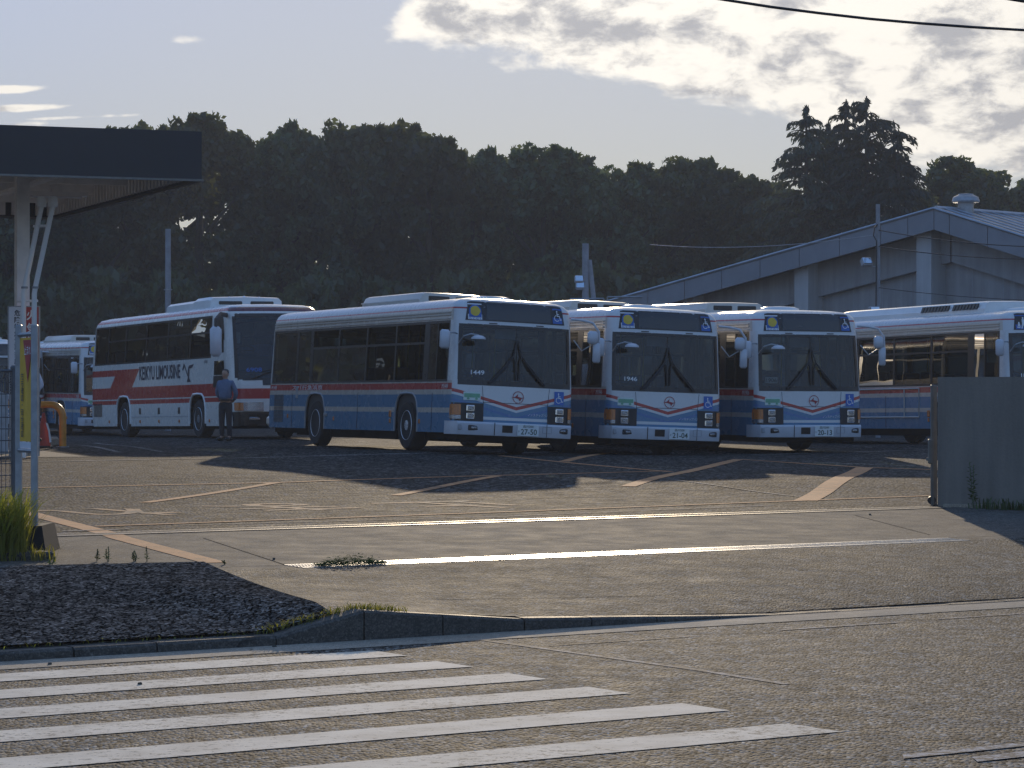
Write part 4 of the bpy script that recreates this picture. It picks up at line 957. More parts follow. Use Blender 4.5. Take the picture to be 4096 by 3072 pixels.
def coach():
    x, y, z, yaw, ro, pi_ = BUS['coach']; sh = COACH
    b = empty('coach', (x, y, z), (math.radians(ro), math.radians(pi_), math.radians(yaw-90)))
    tag(b, 'tall white coach with wide red band and black lettering along its side', 'bus')
    part('body', coach_body, ['coach_side', 'coach_front'], b, ang=28)
    part('underbody', MB().box((-6.0, 0, .5), (11.2, 1.3, .44)), 'underside', b, smooth=False)
    part('belly', merge(MB().box((-5.85, 0, .38), (4.7, 2.3, .32)), MB().box((-10.7, 0, .46), (2.2, 2.3, .36)), MB().box((-1.2, 0, .40), (1.7, 2.3, .26))), 'underside', b, smooth=False)
    for wx, re in ((LW[0], False), (LW[1], True)):
        for sd in (-1, 1): wheel(b, wx, sd, re)
        for sd in (-1, 1): part('wheel_well', well_mesh, 'underside', b, key='well', loc=(wx, sd*1.225, 0), rot=(0, 0, 0 if sd < 0 else math.pi), smooth=False)
        part('wheel_arch', MB().tube([(wx+d, -1.243, h) for d, h in ((-.615, .36), (-.615, .74), (-.545, .93), (-.46, 1.03), (-.34, 1.095), (0, 1.11), (.34, 1.095), (.46, 1.03), (.545, .93), (.615, .74), (.615, .36))], .03, 6), 'white_paint', b)
    bus_interior(b, sh, 1.15, (1.98, 3.03), True)
    panes = [(-3.35, -1.80, 2.62), (-5.15, -3.41, 2.62), (-6.95, -5.21, 2.62), (-8.75, -7.01, 2.62), (-10.3, -8.81, 2.62), (-11.48, -10.36, None)]
    for sd in (-1, 1): side_windows(b, sd, panes, 1.98, 3.03, (-11.55, -1.72), sh.w, 'coach')
    part('windshield_frame', merge(curved(sh, -1.12, 1.12, 1.40, 1.46, .003, 16, .04), curved(sh, -1.04, 1.04, 2.97, 3.04, .003, 16, .04), curved(sh, -1.17, -1.10, 1.46, 2.97, .003, 2, .04, 4, .05), curved(sh, 1.10, 1.17, 1.46, 2.97, .003, 2, .04, 4, .05)), 'black_trim', b, smooth=False)
    part('windshield_pane', curved(sh, -1.10, 1.10, 1.46, 2.97, -.012, 16, 0, 6, .05), 'front_glass', b)
    part('lower_screen_panel', merge(curved(sh, -.55, 1.0, 1.28, 1.40, .004, 10, .02)), 'black_trim', b)
    # front side glass by the driver, with its door below
    dw = part('driver_window', MB().add([(xx, -(sh.w(zz)+.006), zz) for xx, zz in ((-1.55, 1.25), (-.62, 1.25), (-.66, 1.75), (-.80, 2.6), (-.92, 2.98), (-1.42, 2.98), (-1.50, 2.4))], [tuple(range(7))]), 'black_trim', b, smooth=False)
    part('window_glint', MB().add([(xx, -(sh.w(zz)+.009), zz) for xx, zz in ((-1.48, 1.55), (-.70, 1.55), (-.84, 2.55), (-1.45, 2.55))], [(0, 1, 2, 3)]), 'sign_glass', dw, smooth=False)
    for sg in (-1, 1):
        hl = part('headlight', curved(sh, sg*.55, sg*1.19, .66, .87, .02, 8, .05, 2), 'lens', b)
        part('turn_lamp', curved(sh, sg*1.02, sg*1.2, .67, .86, .03, 4, .03, 1), 'orange_lens', hl)
    part('grille', curved(sh, -.9, .9, .34, .60, .012, 10, .03), 'black_trim', b)
    part('fog_lamp', merge(MB().cbox((sh.front(-.75, .47)[0]+.02, -.75, .47), (.05, .3, .08), .02), MB().cbox((sh.front(.75, .47)[0]+.02, .75, .47), (.05, .3, .08), .02)), 'lens', b)
    for sg in (-1, 1):
        def wp(sg=sg):
            P = lambda yy, zz, o=.03: sh.front(yy, zz, o)
            return merge(MB().tube([P(sg*.8, 1.44, .05), P(sg*.4, 1.60, .06), P(sg*.05, 1.75, .05)], .014, 6), MB().tube([P(sg*.55, 1.62, .03), P(-sg*.25, 1.78, .03)], .012, 5))
        part('wiper', wp(), 'black_plastic', b)
    m1 = part('mirror', MB().cbox((-.25, -1.62, 2.35), (.16, .30, .74), .09), 'mirror_white', b, ang=60)
    part('mirror_arm', MB().tube([(-.75, -1.13, 3.0), (-.45, -1.42, 3.02), (-.28, -1.6, 2.88), (-.25, -1.62, 2.7)], [.06, .055, .05, .04], 8), 'black_plastic', m1)
    m2 = part('mirror', MB().cbox((-.25, 1.62, 2.35), (.16, .30, .74), .09), 'mirror_white', b, ang=60)
    part('mirror_arm', MB().tube([(-.75, 1.13, 3.0), (-.45, 1.42, 3.02), (-.28, 1.6, 2.88), (-.25, 1.62, 2.7)], [.06, .055, .05, .04], 8), 'black_plastic', m2)
    # roof unit
    a = empty('air_conditioner'); a.parent = b; V = []
    xs = [(-6.3, .86, .30), (-6.15, .95, .9), (-5.9, 1, 1), (-3.9, 1, 1.06), (-3.7, 1, 1.30), (-2.75, 1.0, 1.32), (-2.55, .98, 1.2)]
    for xx, wf, hf in xs:
        w_, h_ = .98*wf, .20*hf
        for yy, zz in ((-w_, -.05), (-w_*.98, h_*.7), (-w_*.9, h_), (0, h_*1.1), (w_*.9, h_), (w_*.98, h_*.7), (w_, -.05)): V.append((xx, yy, 3.27+zz))
    n = 7; part('cover', MB().add(V, [(i*n+j, i*n+j+1, (i+1)*n+j+1, (i+1)*n+j) for i in range(len(xs)-1) for j in range(n-1)]+[tuple(range(n)), tuple(6*n+j for j in range(n))]), 'white_paint', a, ang=25)
    part('grille', merge(MB().cbox((-2.56, -.42, 3.385), (.06, .62, .09), .02), MB().cbox((-2.56, .42, 3.385), (.06, .62, .09), .02)), 'black_trim', a)
    for i in range(5):
        part('roof_lamp', MB().lathe([(.035, 0), (.03, .03), (0, .04)], (-2.7, -.8+.4*i, 3.535-.02*abs(i-2)), 10), 'chrome', a)
    def right(zoff, xoff): return lambda u, v: (xoff+u, -(sh.w(zoff+v)+.006), zoff+v)
    part('side_lettering', lettering('KEIKYU LIMOUSINE', .37, right(1.70, -5.78), 3.40, .018), 'navy_print', b, smooth=False)
    def bird():
        P = [[(-.46, .02), (-.36, .17), (-.06, -.06), (.0, -.18), (.02, -.10), (.08, .10), (.42, .17), (.30, .10), (.14, .05), (.06, -.2), (.22, -.27), (-.12, -.27), (-.08, -.12), (-.34, .08)]]
        P = [[(-.46, .04), (-.34, .20), (-.30, .10), (-.42, .0)], [(-.36, .19), (-.28, .16), (.02, -.14), (-.06, -.14)], [(-.04, -.26), (.06, -.26), (.10, .02), (.02, .12), (-.02, .0)], [(.0, .04), (.08, .13), (.44, .16), (.30, .07), (.1, .05)], [(-.12, -.29), (.20, -.29), (.10, -.2), (-.04, -.2)]]
        return polys(P, right(1.70, -3.45))
    part('bird_emblem', bird(), 'navy_print', b, smooth=False)
    part('small_lettering', lettering('6908', .07, right(1.90, -2.1), .26), 'navy_print', b, smooth=False)
    part('screen_number', lettering('6908', .10, lambda u, v: sh.front(-.72+u, 1.66+v, -.004), .36, .01), 'sticker_blue', b, smooth=False)
    for i, xx in enumerate((-4.2, -5.85, -7.45)):
        part('locker_latch', MB().cbox((xx, -1.248, .70), (.14, .02, .17), .01), 'black_trim', b)
        part('side_marker', MB().cbox((xx, -1.25, .43), (.08, .02, .08), .01), 'orange_lens', b)
    part('locker_seam', MB().box((-5.85, -1.244, .55), (4.7, .012, .012)), 'grey_plastic', b, smooth=False)
    part('side_marker', MB().cbox((-1.85, -1.25, .43), (.08, .02, .08), .01), 'orange_lens', b); part('side_marker', MB().cbox((-10.2, -1.25, .43), (.08, .02, .08), .01), 'orange_lens', b)
    part('tail_grille', merge(*[MB().box((-11.25, -1.25, .58+.03*i), (.78, .012, .018)) for i in range(12)]), 'black_plastic', b, smooth=False)
    part('tail_lettering', lettering('HIGH DECKER', .05, right(.40, -11.2), .8), 'grey_plastic', b, smooth=False) if False else None
    part('antenna', MB().tube([(-11.8, .9, 2.6), (-12.0, 1.25, 2.95)], .012, 5), 'chrome', b)
coach()
# ------------------------------------------------------------------ fuel canopy on the left
AY = math.radians(21.4)
def site(o, a, d, z): return (o[0]+a*math.cos(AY)-d*math.sin(AY), o[1]+a*math.sin(AY)+d*math.cos(AY), z)   # a to the right along the front, d away from the camera
CO = (-5.57, 51.35); ZB = 5.5
def canopy():
    c = empty('fuel_canopy', site(CO, -8, 5.5, .5)); tag(c, 'flat fuel station canopy with deep dark navy fascia on a white column', 'canopy')
    inv = Matrix.Translation(c.location).inverted()
    def pt(name, mb, mat, par=c, sm=False):
        mb.v = [tuple(inv @ Vector(v)) for v in mb.v]
        o = part(name, mb, mat, par, smooth=sm); return o
    def blk(a0, a1, d0, d1, z0, z1):
        vs = [site(CO, a, d, z) for a in (a0, a1) for d in (d0, d1) for z in (z0, z1)]
        return MB().add(vs, [(0,1,3,2), (4,6,7,5), (0,4,5,1), (2,3,7,6), (0,2,6,4), (1,5,7,3)])
    Lc, Dc = 16.0, 12.1
    pt('fascia', blk(-Lc, 0, -.04, .04, ZB, ZB+.85), 'fascia_navy'); pt('fascia', blk(-.04, .04, .045, Dc-.045, ZB, ZB+.85), 'fascia_navy')
    pt('fascia', blk(-Lc, 0, Dc-.04, Dc+.04, ZB, ZB+.85), 'fascia_navy')
    pt('fascia_edge', blk(-Lc, .05, -.055, .0, ZB-.04, ZB-.002), 'gate_metal'); pt('fascia_edge', blk(-.0, .055, .005, Dc-.06, ZB-.04, ZB-.002), 'gate_metal'); pt('fascia_edge', blk(-Lc, .05, Dc, Dc+.055, ZB-.04, ZB-.002), 'gate_metal')
    pt('roof_deck', blk(-Lc+.02, -.05, .05, Dc-.05, ZB+.42, ZB+.50), 'canopy_white')
    for i in range(46): pt('fascia_rib', blk(-.16, -.06, .15+.262*i, .27+.262*i, ZB+.03, ZB+.40), 'canopy_white')
    for i in range(30): pt('fascia_rib', blk(-.3-.262*i-.12, -.3-.262*i, Dc-.16, Dc-.06, ZB+.03, ZB+.40), 'canopy_white')
    for d in (1.5, 4.2, 7.0, 9.8): pt('roof_beam', blk(-Lc+.3, -.3, d-.06, d+.06, ZB+.16, ZB+.41), 'canopy_white')
    for a in (-2.2, -4.6, -7.2): pt('roof_girder', blk(a-.09, a+.09, .3, Dc-.3, ZB+.10, ZB+.155), 'canopy_white')
    lamp = pt('strip_lamp', blk(-2.1, -.9, 4.9, 5.1, ZB-.02, ZB+.06), 'white_paint'); pt('lamp_tube', blk(-2.0, -1.0, 4.96, 5.04, ZB-.06, ZB-.022), 'sign_white', lamp)
    pt('lamp_bracket', blk(-1.6, -1.4, 4.95, 5.05, ZB+.06, ZB+.18), 'canopy_white', lamp)
    X, Y, _ = ray(88, 1500, 54.0)
    def colm(h0, h1, w): return MB().box((X, Y, (h0+h1)/2), (w, w, h1-h0), rz=AY)
    pt('column', colm(.3, ZB+.42, .24), 'canopy_white')
    pt('column_base', colm(.3, .75, .36), 'gutter_concrete')
canopy()
def forecourt():
    n, m_ = 24, 22; V = [site(CO, -17+15.6*i/n, 2.5+11.5*j/m_, 0) for i in range(n+1) for j in range(m_+1)]; P_ = np.array(V); Z_ = gz(P_[:, 0], P_[:, 1])+.006
    mb = MB(); mb.add([(a, b, c_) for a, b, c_ in zip(P_[:, 0], P_[:, 1], Z_)], [(i*(m_+1)+j, (i+1)*(m_+1)+j, (i+1)*(m_+1)+j+1, i*(m_+1)+j+1) for i in range(n) for j in range(m_)])
    struct(part('forecourt', mb, 'gutter_concrete', ang=80))
forecourt()
# signboards on a frame by the column
sx, sy, _ = ray(98, 1500, 53.4); sgz = g1(sx, sy)
def board(name, px0, px1, py0, py1, Z, mat, label, cat, letters, lm):
    x0, _, z1 = ray(px0, py0, Z); x1, _, z0 = ray(px1, py1, Z)
    b = empty(name, ((x0+x1)/2, Z, sgz)); tag(b, label, cat)
    cx, cz = 0.0, (z0+z1)/2-sgz
    part('panel', MB().cbox((0, 0, cz), (x1-x0, .03, z1-z0), .006), mat, b, smooth=False)
    part('panel_rim', merge(MB().box((-(x1-x0)/2, -.008, cz), (.02, .05, z1-z0)), MB().box(((x1-x0)/2, -.008, cz), (.02, .05, z1-z0)), MB().box((0, -.008, cz+(z1-z0)/2), (x1-x0+.02, .05, .02)), MB().box((0, -.008, cz-(z1-z0)/2), (x1-x0+.02, .05, .02))), 'galvanised', b, smooth=False)
    for s in (-1, 1): part('post', MB().tube([(s*(x1-x0)*.4, .04, 0), (s*(x1-x0)*.4, .04, z1-sgz)], .025, 8), 'galvanised', b)
    for (body, u, zt, h, step, mt) in letters:
        for i, ch in enumerate(body):
            part('sign_character', lettering(ch, h, lambda a, c, i=i: (u+a, -.018, zt-sgz-i*step+c), h*.95, .02), mt, b, smooth=False)
    return b
zt = ray(0, 1252, 53.4)[2]
board('hazard_sign', 34, 92, 1226, 1480, 53.4, 'sign_white', 'tall white signboard with black vertical characters beside the canopy column', 'sign', [('危険物給油取扱所', .03, zt, .115, .128, 'black_print')], None)
board('fire_sign', 98, 158, 1226, 1470, 53.38, 'sign_red', 'red signboard with white characters behind the white vent pipes', 'sign', [('火気厳禁', -.01, zt-.04, .19, .24, 'white_print')], None)
sm = bpy.data.objects['hazard_sign']
for j, (u, n_) in enumerate(((-.085, 9), (-.035, 8), (.015, 7))):
    part('small_print', merge(*[MB().box((u, -.0185, zt-sgz-1.08-.05*i), (.028, .003, .034)) for i in range(n_)]), 'black_print', sm, smooth=False)
# vent pipes
for (pc, pb, z_) in ((166, 94, 52.6), (211, 137, 52.5)):
    a = ray(pc, 793, z_); b = ray(pc, 822, z_); c = ray(pb+4, 1150, z_); d = ray(pb, 1175, z_); e = (d[0], d[1], g1(d[0], d[1]))
    v = empty('vent_pipe', e); tag(v, 'white bent vent pipe with a round cap, '+('nearer to the canopy column' if pc < 200 else 'outer of the pair'), 'pipe', 'vent pipes')
    L = lambda q: (q[0]-e[0], q[1]-e[1], q[2]-e[2])
    part('pipe', MB().tube([L(e), L(d), L(c), L(b), L(a)], .048, 10), 'white_paint', v)
    part('cap', MB().lathe([(.085, -.16), (.09, -.15), (.09, .0), (.07, .03), (0, .035)], L(a), 16), 'white_paint', v)
    part('clamp', MB().lathe([(.06, -.02), (.065, 0), (.06, .02)], L(c), 12), 'galvanised', v)
br = empty('pipe_bracket', (0, 0, 0)); tag(br, 'short white bracket tying the two vent pipes to the column', 'bracket')
for py0, pa, pb in ((1205, 70, 150), (905, 135, 190)):
    q = ray(pa, py0, 52.7); w_ = ray(pb, py0-2, 52.55); part('bar', MB().tube([q, w_], .028, 6), 'white_paint', br)
# fuel island with guard, cone and tank
gx, gy, g_z = G(205, 1789)
isl = empty('fuel_island', (gx-1.6, gy+.8, g_z)); tag(isl, 'low concrete fuel island behind the orange guard', 'island')
part('kerb_block', MB().cbox((-.2, .3, .09), (3.4, 1.2, .2), .04), 'gutter_concrete', isl)
gd = empty('pipe_guard', (gx, gy, g_z)); tag(gd, 'orange bent pipe guard rail at the end of the fuel island', 'guard rail')
R_ = .075; pts = [(.24, 0, 0), (.24, 0, .62)]+[(.24-.26*(1-math.cos(math.radians(a))), 0, .62+.27*math.sin(math.radians(a))) for a in range(15, 91, 15)]
pts += [(-1.0, 0, .89)]+[(-1.0-.26*math.sin(math.radians(a)), 0, .62+.27*math.cos(math.radians(a))) for a in range(15, 91, 15)]+[(-1.26, 0, 0)]
part('bent_pipe', MB().tube(pts, R_, 14), 'guard_orange', gd)
for xx in (.24, -1.26): part('base_plate', MB().lathe([(.13, 0), (.13, .02), (.0, .02)], (xx, 0, 0), 16), 'galvanised', gd)
def cone(x, y, z, label, rz=0):
    c = empty('traffic_cone', (x, y, z)); tag(c, label, 'traffic cone')
    part('cone_body', MB().lathe([(.155, .03), (.15, .06), (.03, .70), (.028, .72), (0, .72)], n=20), 'cone_red', c); part('base', MB().cbox((0, 0, .018), (.37, .37, .035), .012), 'black_plastic', c)
    part('sleeve', MB().lathe([(.128, .19), (.137, .145)], n=20) if False else MB().lathe([(.075, .47), (.113, .27)], n=20), 'cone_red', c)
    part('tag_strap', MB().add([(.06, -.11, .52), (.11, -.12, .50), (.15, -.13, .36), (.19, -.14, .12), (.15, -.15, .10), (.12, -.14, .34)], [(0, 1, 2, 5), (2, 3, 4, 5)]), 'white_print', c, smooth=False)
cone(gx-.12, gy-.25, g1(gx-.12, gy-.25), 'red traffic cone standing in front of the orange guard')
tk = empty('red_locker', (gx-.62, gy+.45, g_z+.19)); tag(tk, 'red metal locker behind the orange guard, beside the cone', 'locker')
part('cabinet', MB().cbox((0, 0, .42), (.5, .36, .84), .02), 'cone_red', tk); part('door', MB().cbox((0, -.185, .42), (.44, .012, .76), .004), 'cone_red', tk); part('handle', MB().cbox((.15, -.197, .45), (.03, .03, .12), .01), 'galvanised', tk)
# stop banner frame on a black foot
bx, by, bz = G(143, 2214)
bn = empty('banner_stand', (bx, by, bz)); tag(bn, 'upright yellow stop banner in a grey post frame on a black foot', 'banner')
part('foot', MB().add([(-.13, -.17, 0), (.12, -.17, 0), (.12, .62, 0), (-.13, .62, 0), (-.10, -.13, .24), (.075, -.13, .25), (.075, .56, .25), (-.10, .56, .24)], [(3, 2, 1, 0), (4, 5, 6, 7), (0, 1, 5, 4), (1, 2, 6, 5), (2, 3, 7, 6), (3, 0, 4, 7)]), 'rubber', bn, smooth=False)
p1 = (-.01, 0); p2 = (-.235, .5)
for (q, h) in ((p1, 1.96), (p2, 1.97)): part('post', MB().cbox((q[0], q[1], .1+h/2), (.058, .058, h-.1), .006), 'galvanised', bn)
def bpt(u, z): return (p1[0]+(p2[0]-p1[0])*u, p1[1]+(p2[1]-p1[1])*u, z)
nb = Vector((-(p2[1]-p1[1]), (p2[0]-p1[0]), 0)).normalized()
for z_ in (1.93, .90): part('cross_bar', MB().tube([bpt(0, z_), bpt(1, z_)], .022, 6), 'galvanised', bn)
def bo(u, z, o): q = bpt(u, z); return (q[0]-nb.x*o, q[1]-nb.y*o, q[2])
# the banner's printed face looks towards the road
sgn = -1 if (nb.y > 0) else 1
part('yellow_sheet', MB().add([bo(.07, .98, 0), bo(.93, .98, 0), bo(.93, 1.90, 0), bo(.07, 1.90, 0)], [(0, 1, 2, 3)]), 'banner_yellow', bn, smooth=False)
part('lower_sheet', MB().add([bo(.07, .92, 0), bo(.93, .92, 0), bo(.93, .975, 0), bo(.07, .975, 0)], [(0, 1, 2, 3)]), 'sign_white', bn, smooth=False)
for o in (.006, -.006):
    part('red_triangle', MB().add([bo(.10, 1.88, o), bo(.68, 1.88, o), bo(.40, 1.50, o)], [(0, 1, 2)]), 'sign_red', bn, smooth=False)
    sg = 1 if o > 0 else -1
    part('stop_lettering', lettering('止まれ', .085, lambda a, c: bo(.39-a/.55, 1.79+c, o*1.6), .22, .01), 'white_print', bn, smooth=False)
    for i, ch in enumerate('左右確認・安全確認'):
        part('banner_character', lettering(ch, .062 if ch != '・' else .02, lambda a, c, i=i: bo(.72-a/.55, 1.56-.064*i+c, o*1.6), .085 if ch != '・' else .02, .01), 'navy_print', bn, smooth=False)
# fence at the left edge
fx, fy, fz = G(54, 2085)
fn = empty('mesh_fence', (fx, fy, fz)); tag(fn, 'dark grey wire mesh fence at the left edge with a round capped post', 'fence')
fh = HC+(YHP-1468)/FPX*fy-fz
part('post', MB().tube([(0, 0, 0), (0, 0, fh)], .027, 10), 'fence_grey', fn); part('post_cap', MB().lathe([(.034, -.02), (.034, .0), (.02, .018), (0, .02)], (0, 0, fh), 12), 'fence_grey', fn)
fd = Vector((-math.cos(TH), -math.sin(TH), 0))
def fp_(s, z): return (fd.x*s, fd.y*s, z)
part('post', MB().tube([fp_(1.9, 0), fp_(1.9, fh)], .027, 10), 'fence_grey', fn)
mesh_ = MB()
for i in range(13): z_ = .12+i*(fh-.16)/12; mesh_.tube([fp_(.03, z_), fp_(1.87, z_)], .005, 4)
for i in range(38): s_ = .04+i*.049; mesh_.tube([fp_(s_, .1), fp_(s_, fh-.03)], .0035, 4)
o = part('wire_mesh', mesh_, 'fence_grey', fn, smooth=False); o['kind'] = 'stuff'
part('top_rail', MB().tube([fp_(0, fh-.04), fp_(1.9, fh-.04)], .018, 6), 'fence_grey', fn)
part('dirty_sheet', MB().add([fp_(.06, .72), fp_(.9, .72), fp_(.9, fh-.22), fp_(.4, fh-.14), fp_(.06, fh-.3)], [(0, 1, 2, 3, 4)]), 'galvanised', fn, smooth=False)
ft = G(150, 2236)
cb = tag(part('concrete_footing', MB().cbox((0, 0, .02), (.55, .26, .09), .02), 'kerb_concrete', loc=(ft[0]-.15, ft[1]-.05, ft[2]), rot=(0, 0, TH)), 'flat concrete footing in front of the black banner foot', 'footing')

# ------------------------------------------------------------------ wall and folded gate on the right
wx, wy, wz = G(3740, 2026)
wl = empty('concrete_wall', (wx, wy, wz)); tag(wl, 'plain grey concrete wall at the right edge beside the gate opening', 'wall')
wu = Vector((math.cos(math.radians(-22)), math.sin(math.radians(-22)), 0)); wn = Vector((-wu.y, wu.x, 0))
HT = HC+(YHP-1508)/FPX*wy-wz
def wpt(a, d, z): q = wu*a+wn*d; return (q.x, q.y, z)
prof = [(0.0, .30), (0.02, .05), (.13, .0), (6.5, .0), (6.5, .30)]
part('wall_body', MB().prism([wpt(a, d, -.1) for a, d in prof], (0, 0, HT+.1)), 'wall_concrete', wl, smooth=False)
part('footing_ledge', MB().prism([wpt(a, d, -.1) for a, d in ((.12, -.10), (6.5, -.10), (6.5, .02), (.12, .02))], (0, 0, .135)), 'gutter_concrete', wl, smooth=False)
gt = empty('folded_gate', (wx+.05, wy+.42, wz)); tag(gt, 'folded metal sliding gate stowed behind the end of the concrete wall', 'gate')
for i in range(3):
    part('gate_post', MB().cbox((-.02+.035*i, .12*i, HT*.47), (.04, .05, HT*.94), .006) if i < 9 else None, 'gate_metal', gt)
part('latch', merge(MB().cbox((-.05, -.02, HT*.42), (.05, .05, .30), .01), MB().lathe([(.03, -.02), (.035, 0), (.03, .02)], (-.065, 0, HT*.36), 10)), 'gate_metal', gt); part('caster', MB().lathe([(.05, -.02), (.05, .02)], (-.03, 0, .06), 14, 'y'), 'black_plastic', gt)
# ------------------------------------------------------------------ hall
PK = ray(3736, 837, 85.0); th = math.radians(44)
hr = Vector((math.sin(th), math.cos(th), 0)); hg = Vector((math.cos(th), -math.sin(th), 0)); HG0 = .3
ML, MR = .190, .300
hall = empty('gabled_hall', (PK[0], PK[1], HG0)); tag(hall, 'large grey concrete hall with low gable roof and wide fascia behind the buses', 'building')
PZ = PK[2]-HG0
def hp(s, r, z): q = hg*s+hr*r; return (q.x, q.y, z)
def top(s): return PZ-(ML*-s if s < 0 else MR*s)
SL, SR = -19.0, 9.0
FD = .60
# fascia panels, one by one
ed = [SL+i*1.55 for i in range(12)]; ed = [e for e in ed if e < -1.0]+[-.95, 0.0]
for a, b in list(zip(ed[:-1], ed[1:]))+[(0, .55), (.55, 1.9), (1.9, 3.4), (3.4, 4.9), (4.9, 6.4), (6.4, 7.9), (7.9, 9.0)]:
    g = .012
    P = [hp(a+g, 0, top(a+g)), hp(b-g, 0, top(b-g)), hp(b-g, 0, top(b-g)-FD), hp(a+g, 0, top(a+g)-FD)]
    part('fascia_panel', MB().prism(P, tuple(hr*.06)), 'hall_fascia', hall, smooth=False)
part('fascia_backing', merge(MB().prism([hp(SL, .063, top(SL)-.02), hp(0, .063, PZ-.02), hp(0, .063, PZ-FD+.02), hp(SL, .063, top(SL)-FD+.02)], tuple(hr*.1)), MB().prism([hp(0, .063, PZ-.02), hp(SR, .063, top(SR)-.02), hp(SR, .063, top(SR)-FD+.02), hp(0, .063, PZ-FD+.02)], tuple(hr*.1))), 'black_trim', hall, smooth=False)
part('verge_cap', merge(MB().tube([hp(SL, .0, top(SL)+.03), hp(0, .0, PZ+.03)], .05, 6), MB().tube([hp(0, .0, PZ+.03), hp(SR, .0, top(SR)+.03)], .05, 6)), 'metal_roof', hall, smooth=False)
rf = part('roof_slope', MB().prism([hp(0, .05, PZ+.02), hp(0, 36, PZ+.02), hp(SR, 36, top(SR)+.02), hp(SR, .05, top(SR)+.02)], (0, 0, -.12)), 'metal_roof', hall, smooth=False)
part('roof_slope', MB().prism([hp(0, .05, PZ+.02), hp(SL, .05, top(SL)+.02), hp(SL, 36, top(SL)+.02), hp(0, 36, PZ+.02)], (0, 0, -.12)), 'metal_roof', hall, smooth=False)
for i in range(44):
    r = .5+i*.6
    part('roof_seam', MB().tube([hp(.05, r, PZ+.035), hp(SR, r, top(SR)+.035)], .022, 4), 'metal_roof', rf, smooth=False)
part('ridge_cap', MB().tube([hp(0, .1, PZ+.05), hp(0, 36, PZ+.05)], .07, 6), 'metal_roof', rf)
rv = part('roof_ventilator', MB().lathe([(.24, -.15), (.24, .22), (.40, .22), (.42, .26), (.38, .38), (.25, .44), (.22, .46), (.22, .48), (0, .50)], hp(.05, 1.55, PZ+.05), 24), 'galvanised', hall)
W0 = .75                                               # the wall stands back under the verge
part('gable_wall', merge(MB().prism([hp(SL+.5, W0+.35, 0), hp(0, W0+.35, 0), hp(0, W0+.35, PZ-.5), hp(SL+.5, W0+.35, top(SL+.5)-.4)], tuple(hr*.2)), MB().prism([hp(0, W0+.35, 0), hp(SR-.5, W0+.35, 0), hp(SR-.5, W0+.35, top(SR-.5)-.4), hp(0, W0+.35, PZ-.5)], tuple(hr*.2))), 'hall_concrete', hall, smooth=False)
part('side_wall', MB().prism([hp(SR-.5, W0+.56, 0), hp(SR-.5, 35, 0), hp(SR-.5, 35, top(SR)-.2), hp(SR-.5, W0+.56, top(SR)-.2)], tuple(hg*-.2)), 'hall_concrete', hall, smooth=False)
BD = .85
part('sloped_beam', MB().prism([hp(SL+.6, W0+.1, top(SL+.6)-FD+.1), hp(-.03, W0+.1, PZ-FD+.1), hp(-.03, W0+.1, PZ-FD-BD*1.1), hp(SL+.6, W0+.1, top(SL+.6)-FD-BD)], tuple(hr*.245)), 'hall_concrete', hall, smooth=False)
part('sloped_beam', MB().prism([hp(.03, W0+.1, PZ-FD+.1), hp(SR-.6, W0+.1, top(SR-.6)-FD+.1), hp(SR-.6, W0+.1, top(SR-.6)-FD-BD), hp(.03, W0+.1, PZ-FD-BD*1.1)], tuple(hr*.245)), 'hall_concrete', hall, smooth=False)
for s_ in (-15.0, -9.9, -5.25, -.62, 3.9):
    part('pillar', MB().prism([hp(s_-.27, W0-.4, 0), hp(s_+.27, W0-.4, 0), hp(s_+.27, W0-.4, top(s_+.27)-FD+.12), hp(s_, W0-.4, top(s_)-FD+.12), hp(s_-.27, W0-.4, top(s_-.27)-FD+.12)], tuple(hr*.74)), 'pillar_lit_concrete', hall, smooth=False)
for s_ in np.arange(-17, 8, 1.1):
    if min(abs(s_-q) for q in (-15.0, -9.9, -5.25, -.62, 3.9)) < .5: continue
    part('panel_joint', MB().prism([hp(s_-.012, W0+.343, 0), hp(s_+.012, W0+.343, 0), hp(s_+.012, W0+.343, top(s_)-FD-BD), hp(s_-.012, W0+.343, top(s_)-FD-BD)], tuple(hr*.006)), 'grey_plastic', hall, smooth=False)
# ------------------------------------------------------------------ poles, floodlights, railing and cables
def pole(px_, pytop, Z, r, label, lean=0.0):
    x, y, z1 = ray(px_, pytop, Z); z0 = g1(x, y); r *= .72; p_ = empty('utility_pole', (x, y, z0)); tag(p_, label, 'pole', 'poles behind the buses')
    part('shaft', MB().tube([(0, 0, 0), (lean, 0, z1-z0)], [r*1.15, r], 12), 'pole_concrete', p_); return p_, z1-z0
def flood(par, loc, rot, key):
    f = empty('floodlight', loc, rot); f.parent = par
    part('housing', MB().cbox((0, 0, 0), (.30, .16, .24), .03), 'grey_plastic', f); part('lens', MB().cbox((0, -.085, 0), (.26, .02, .2), .008), 'chrome', f)
p0, h0 = pole(672, 916, 98, .13, 'slim grey pole rising behind the coach roof')
part('band', MB().lathe([(.145, -.02), (.145, .02)], (0, 0, h0*.7), 12), 'galvanised', p0)
p1_, h1 = pole(2342, 974, 96, .15, 'grey pole with a slanting brace and two small floodlights')
part('brace', MB().tube([(.75, 0, 0), (.13, 0, h1-.55)], .085, 10), 'pole_concrete', p1_)
flood(p1_, (-.22, -.05, h1-1.20), (math.radians(-24), 0, .15), 0); flood(p1_, (-.18, -.05, h1-1.42), (math.radians(-24), 0, .1), 1)
p2_, h2 = pole(3512, 817, 78, .08, 'grey pole with cables and a floodlight in front of the hall')
flood(p2_, (-.32, -.05, h2-1.58), (math.radians(-35), 0, .35), 2); part('bracket_arm', MB().tube([(0, 0, h2-1.72), (-.3, 0, h2-1.66)], .02, 6), 'galvanised', p2_)
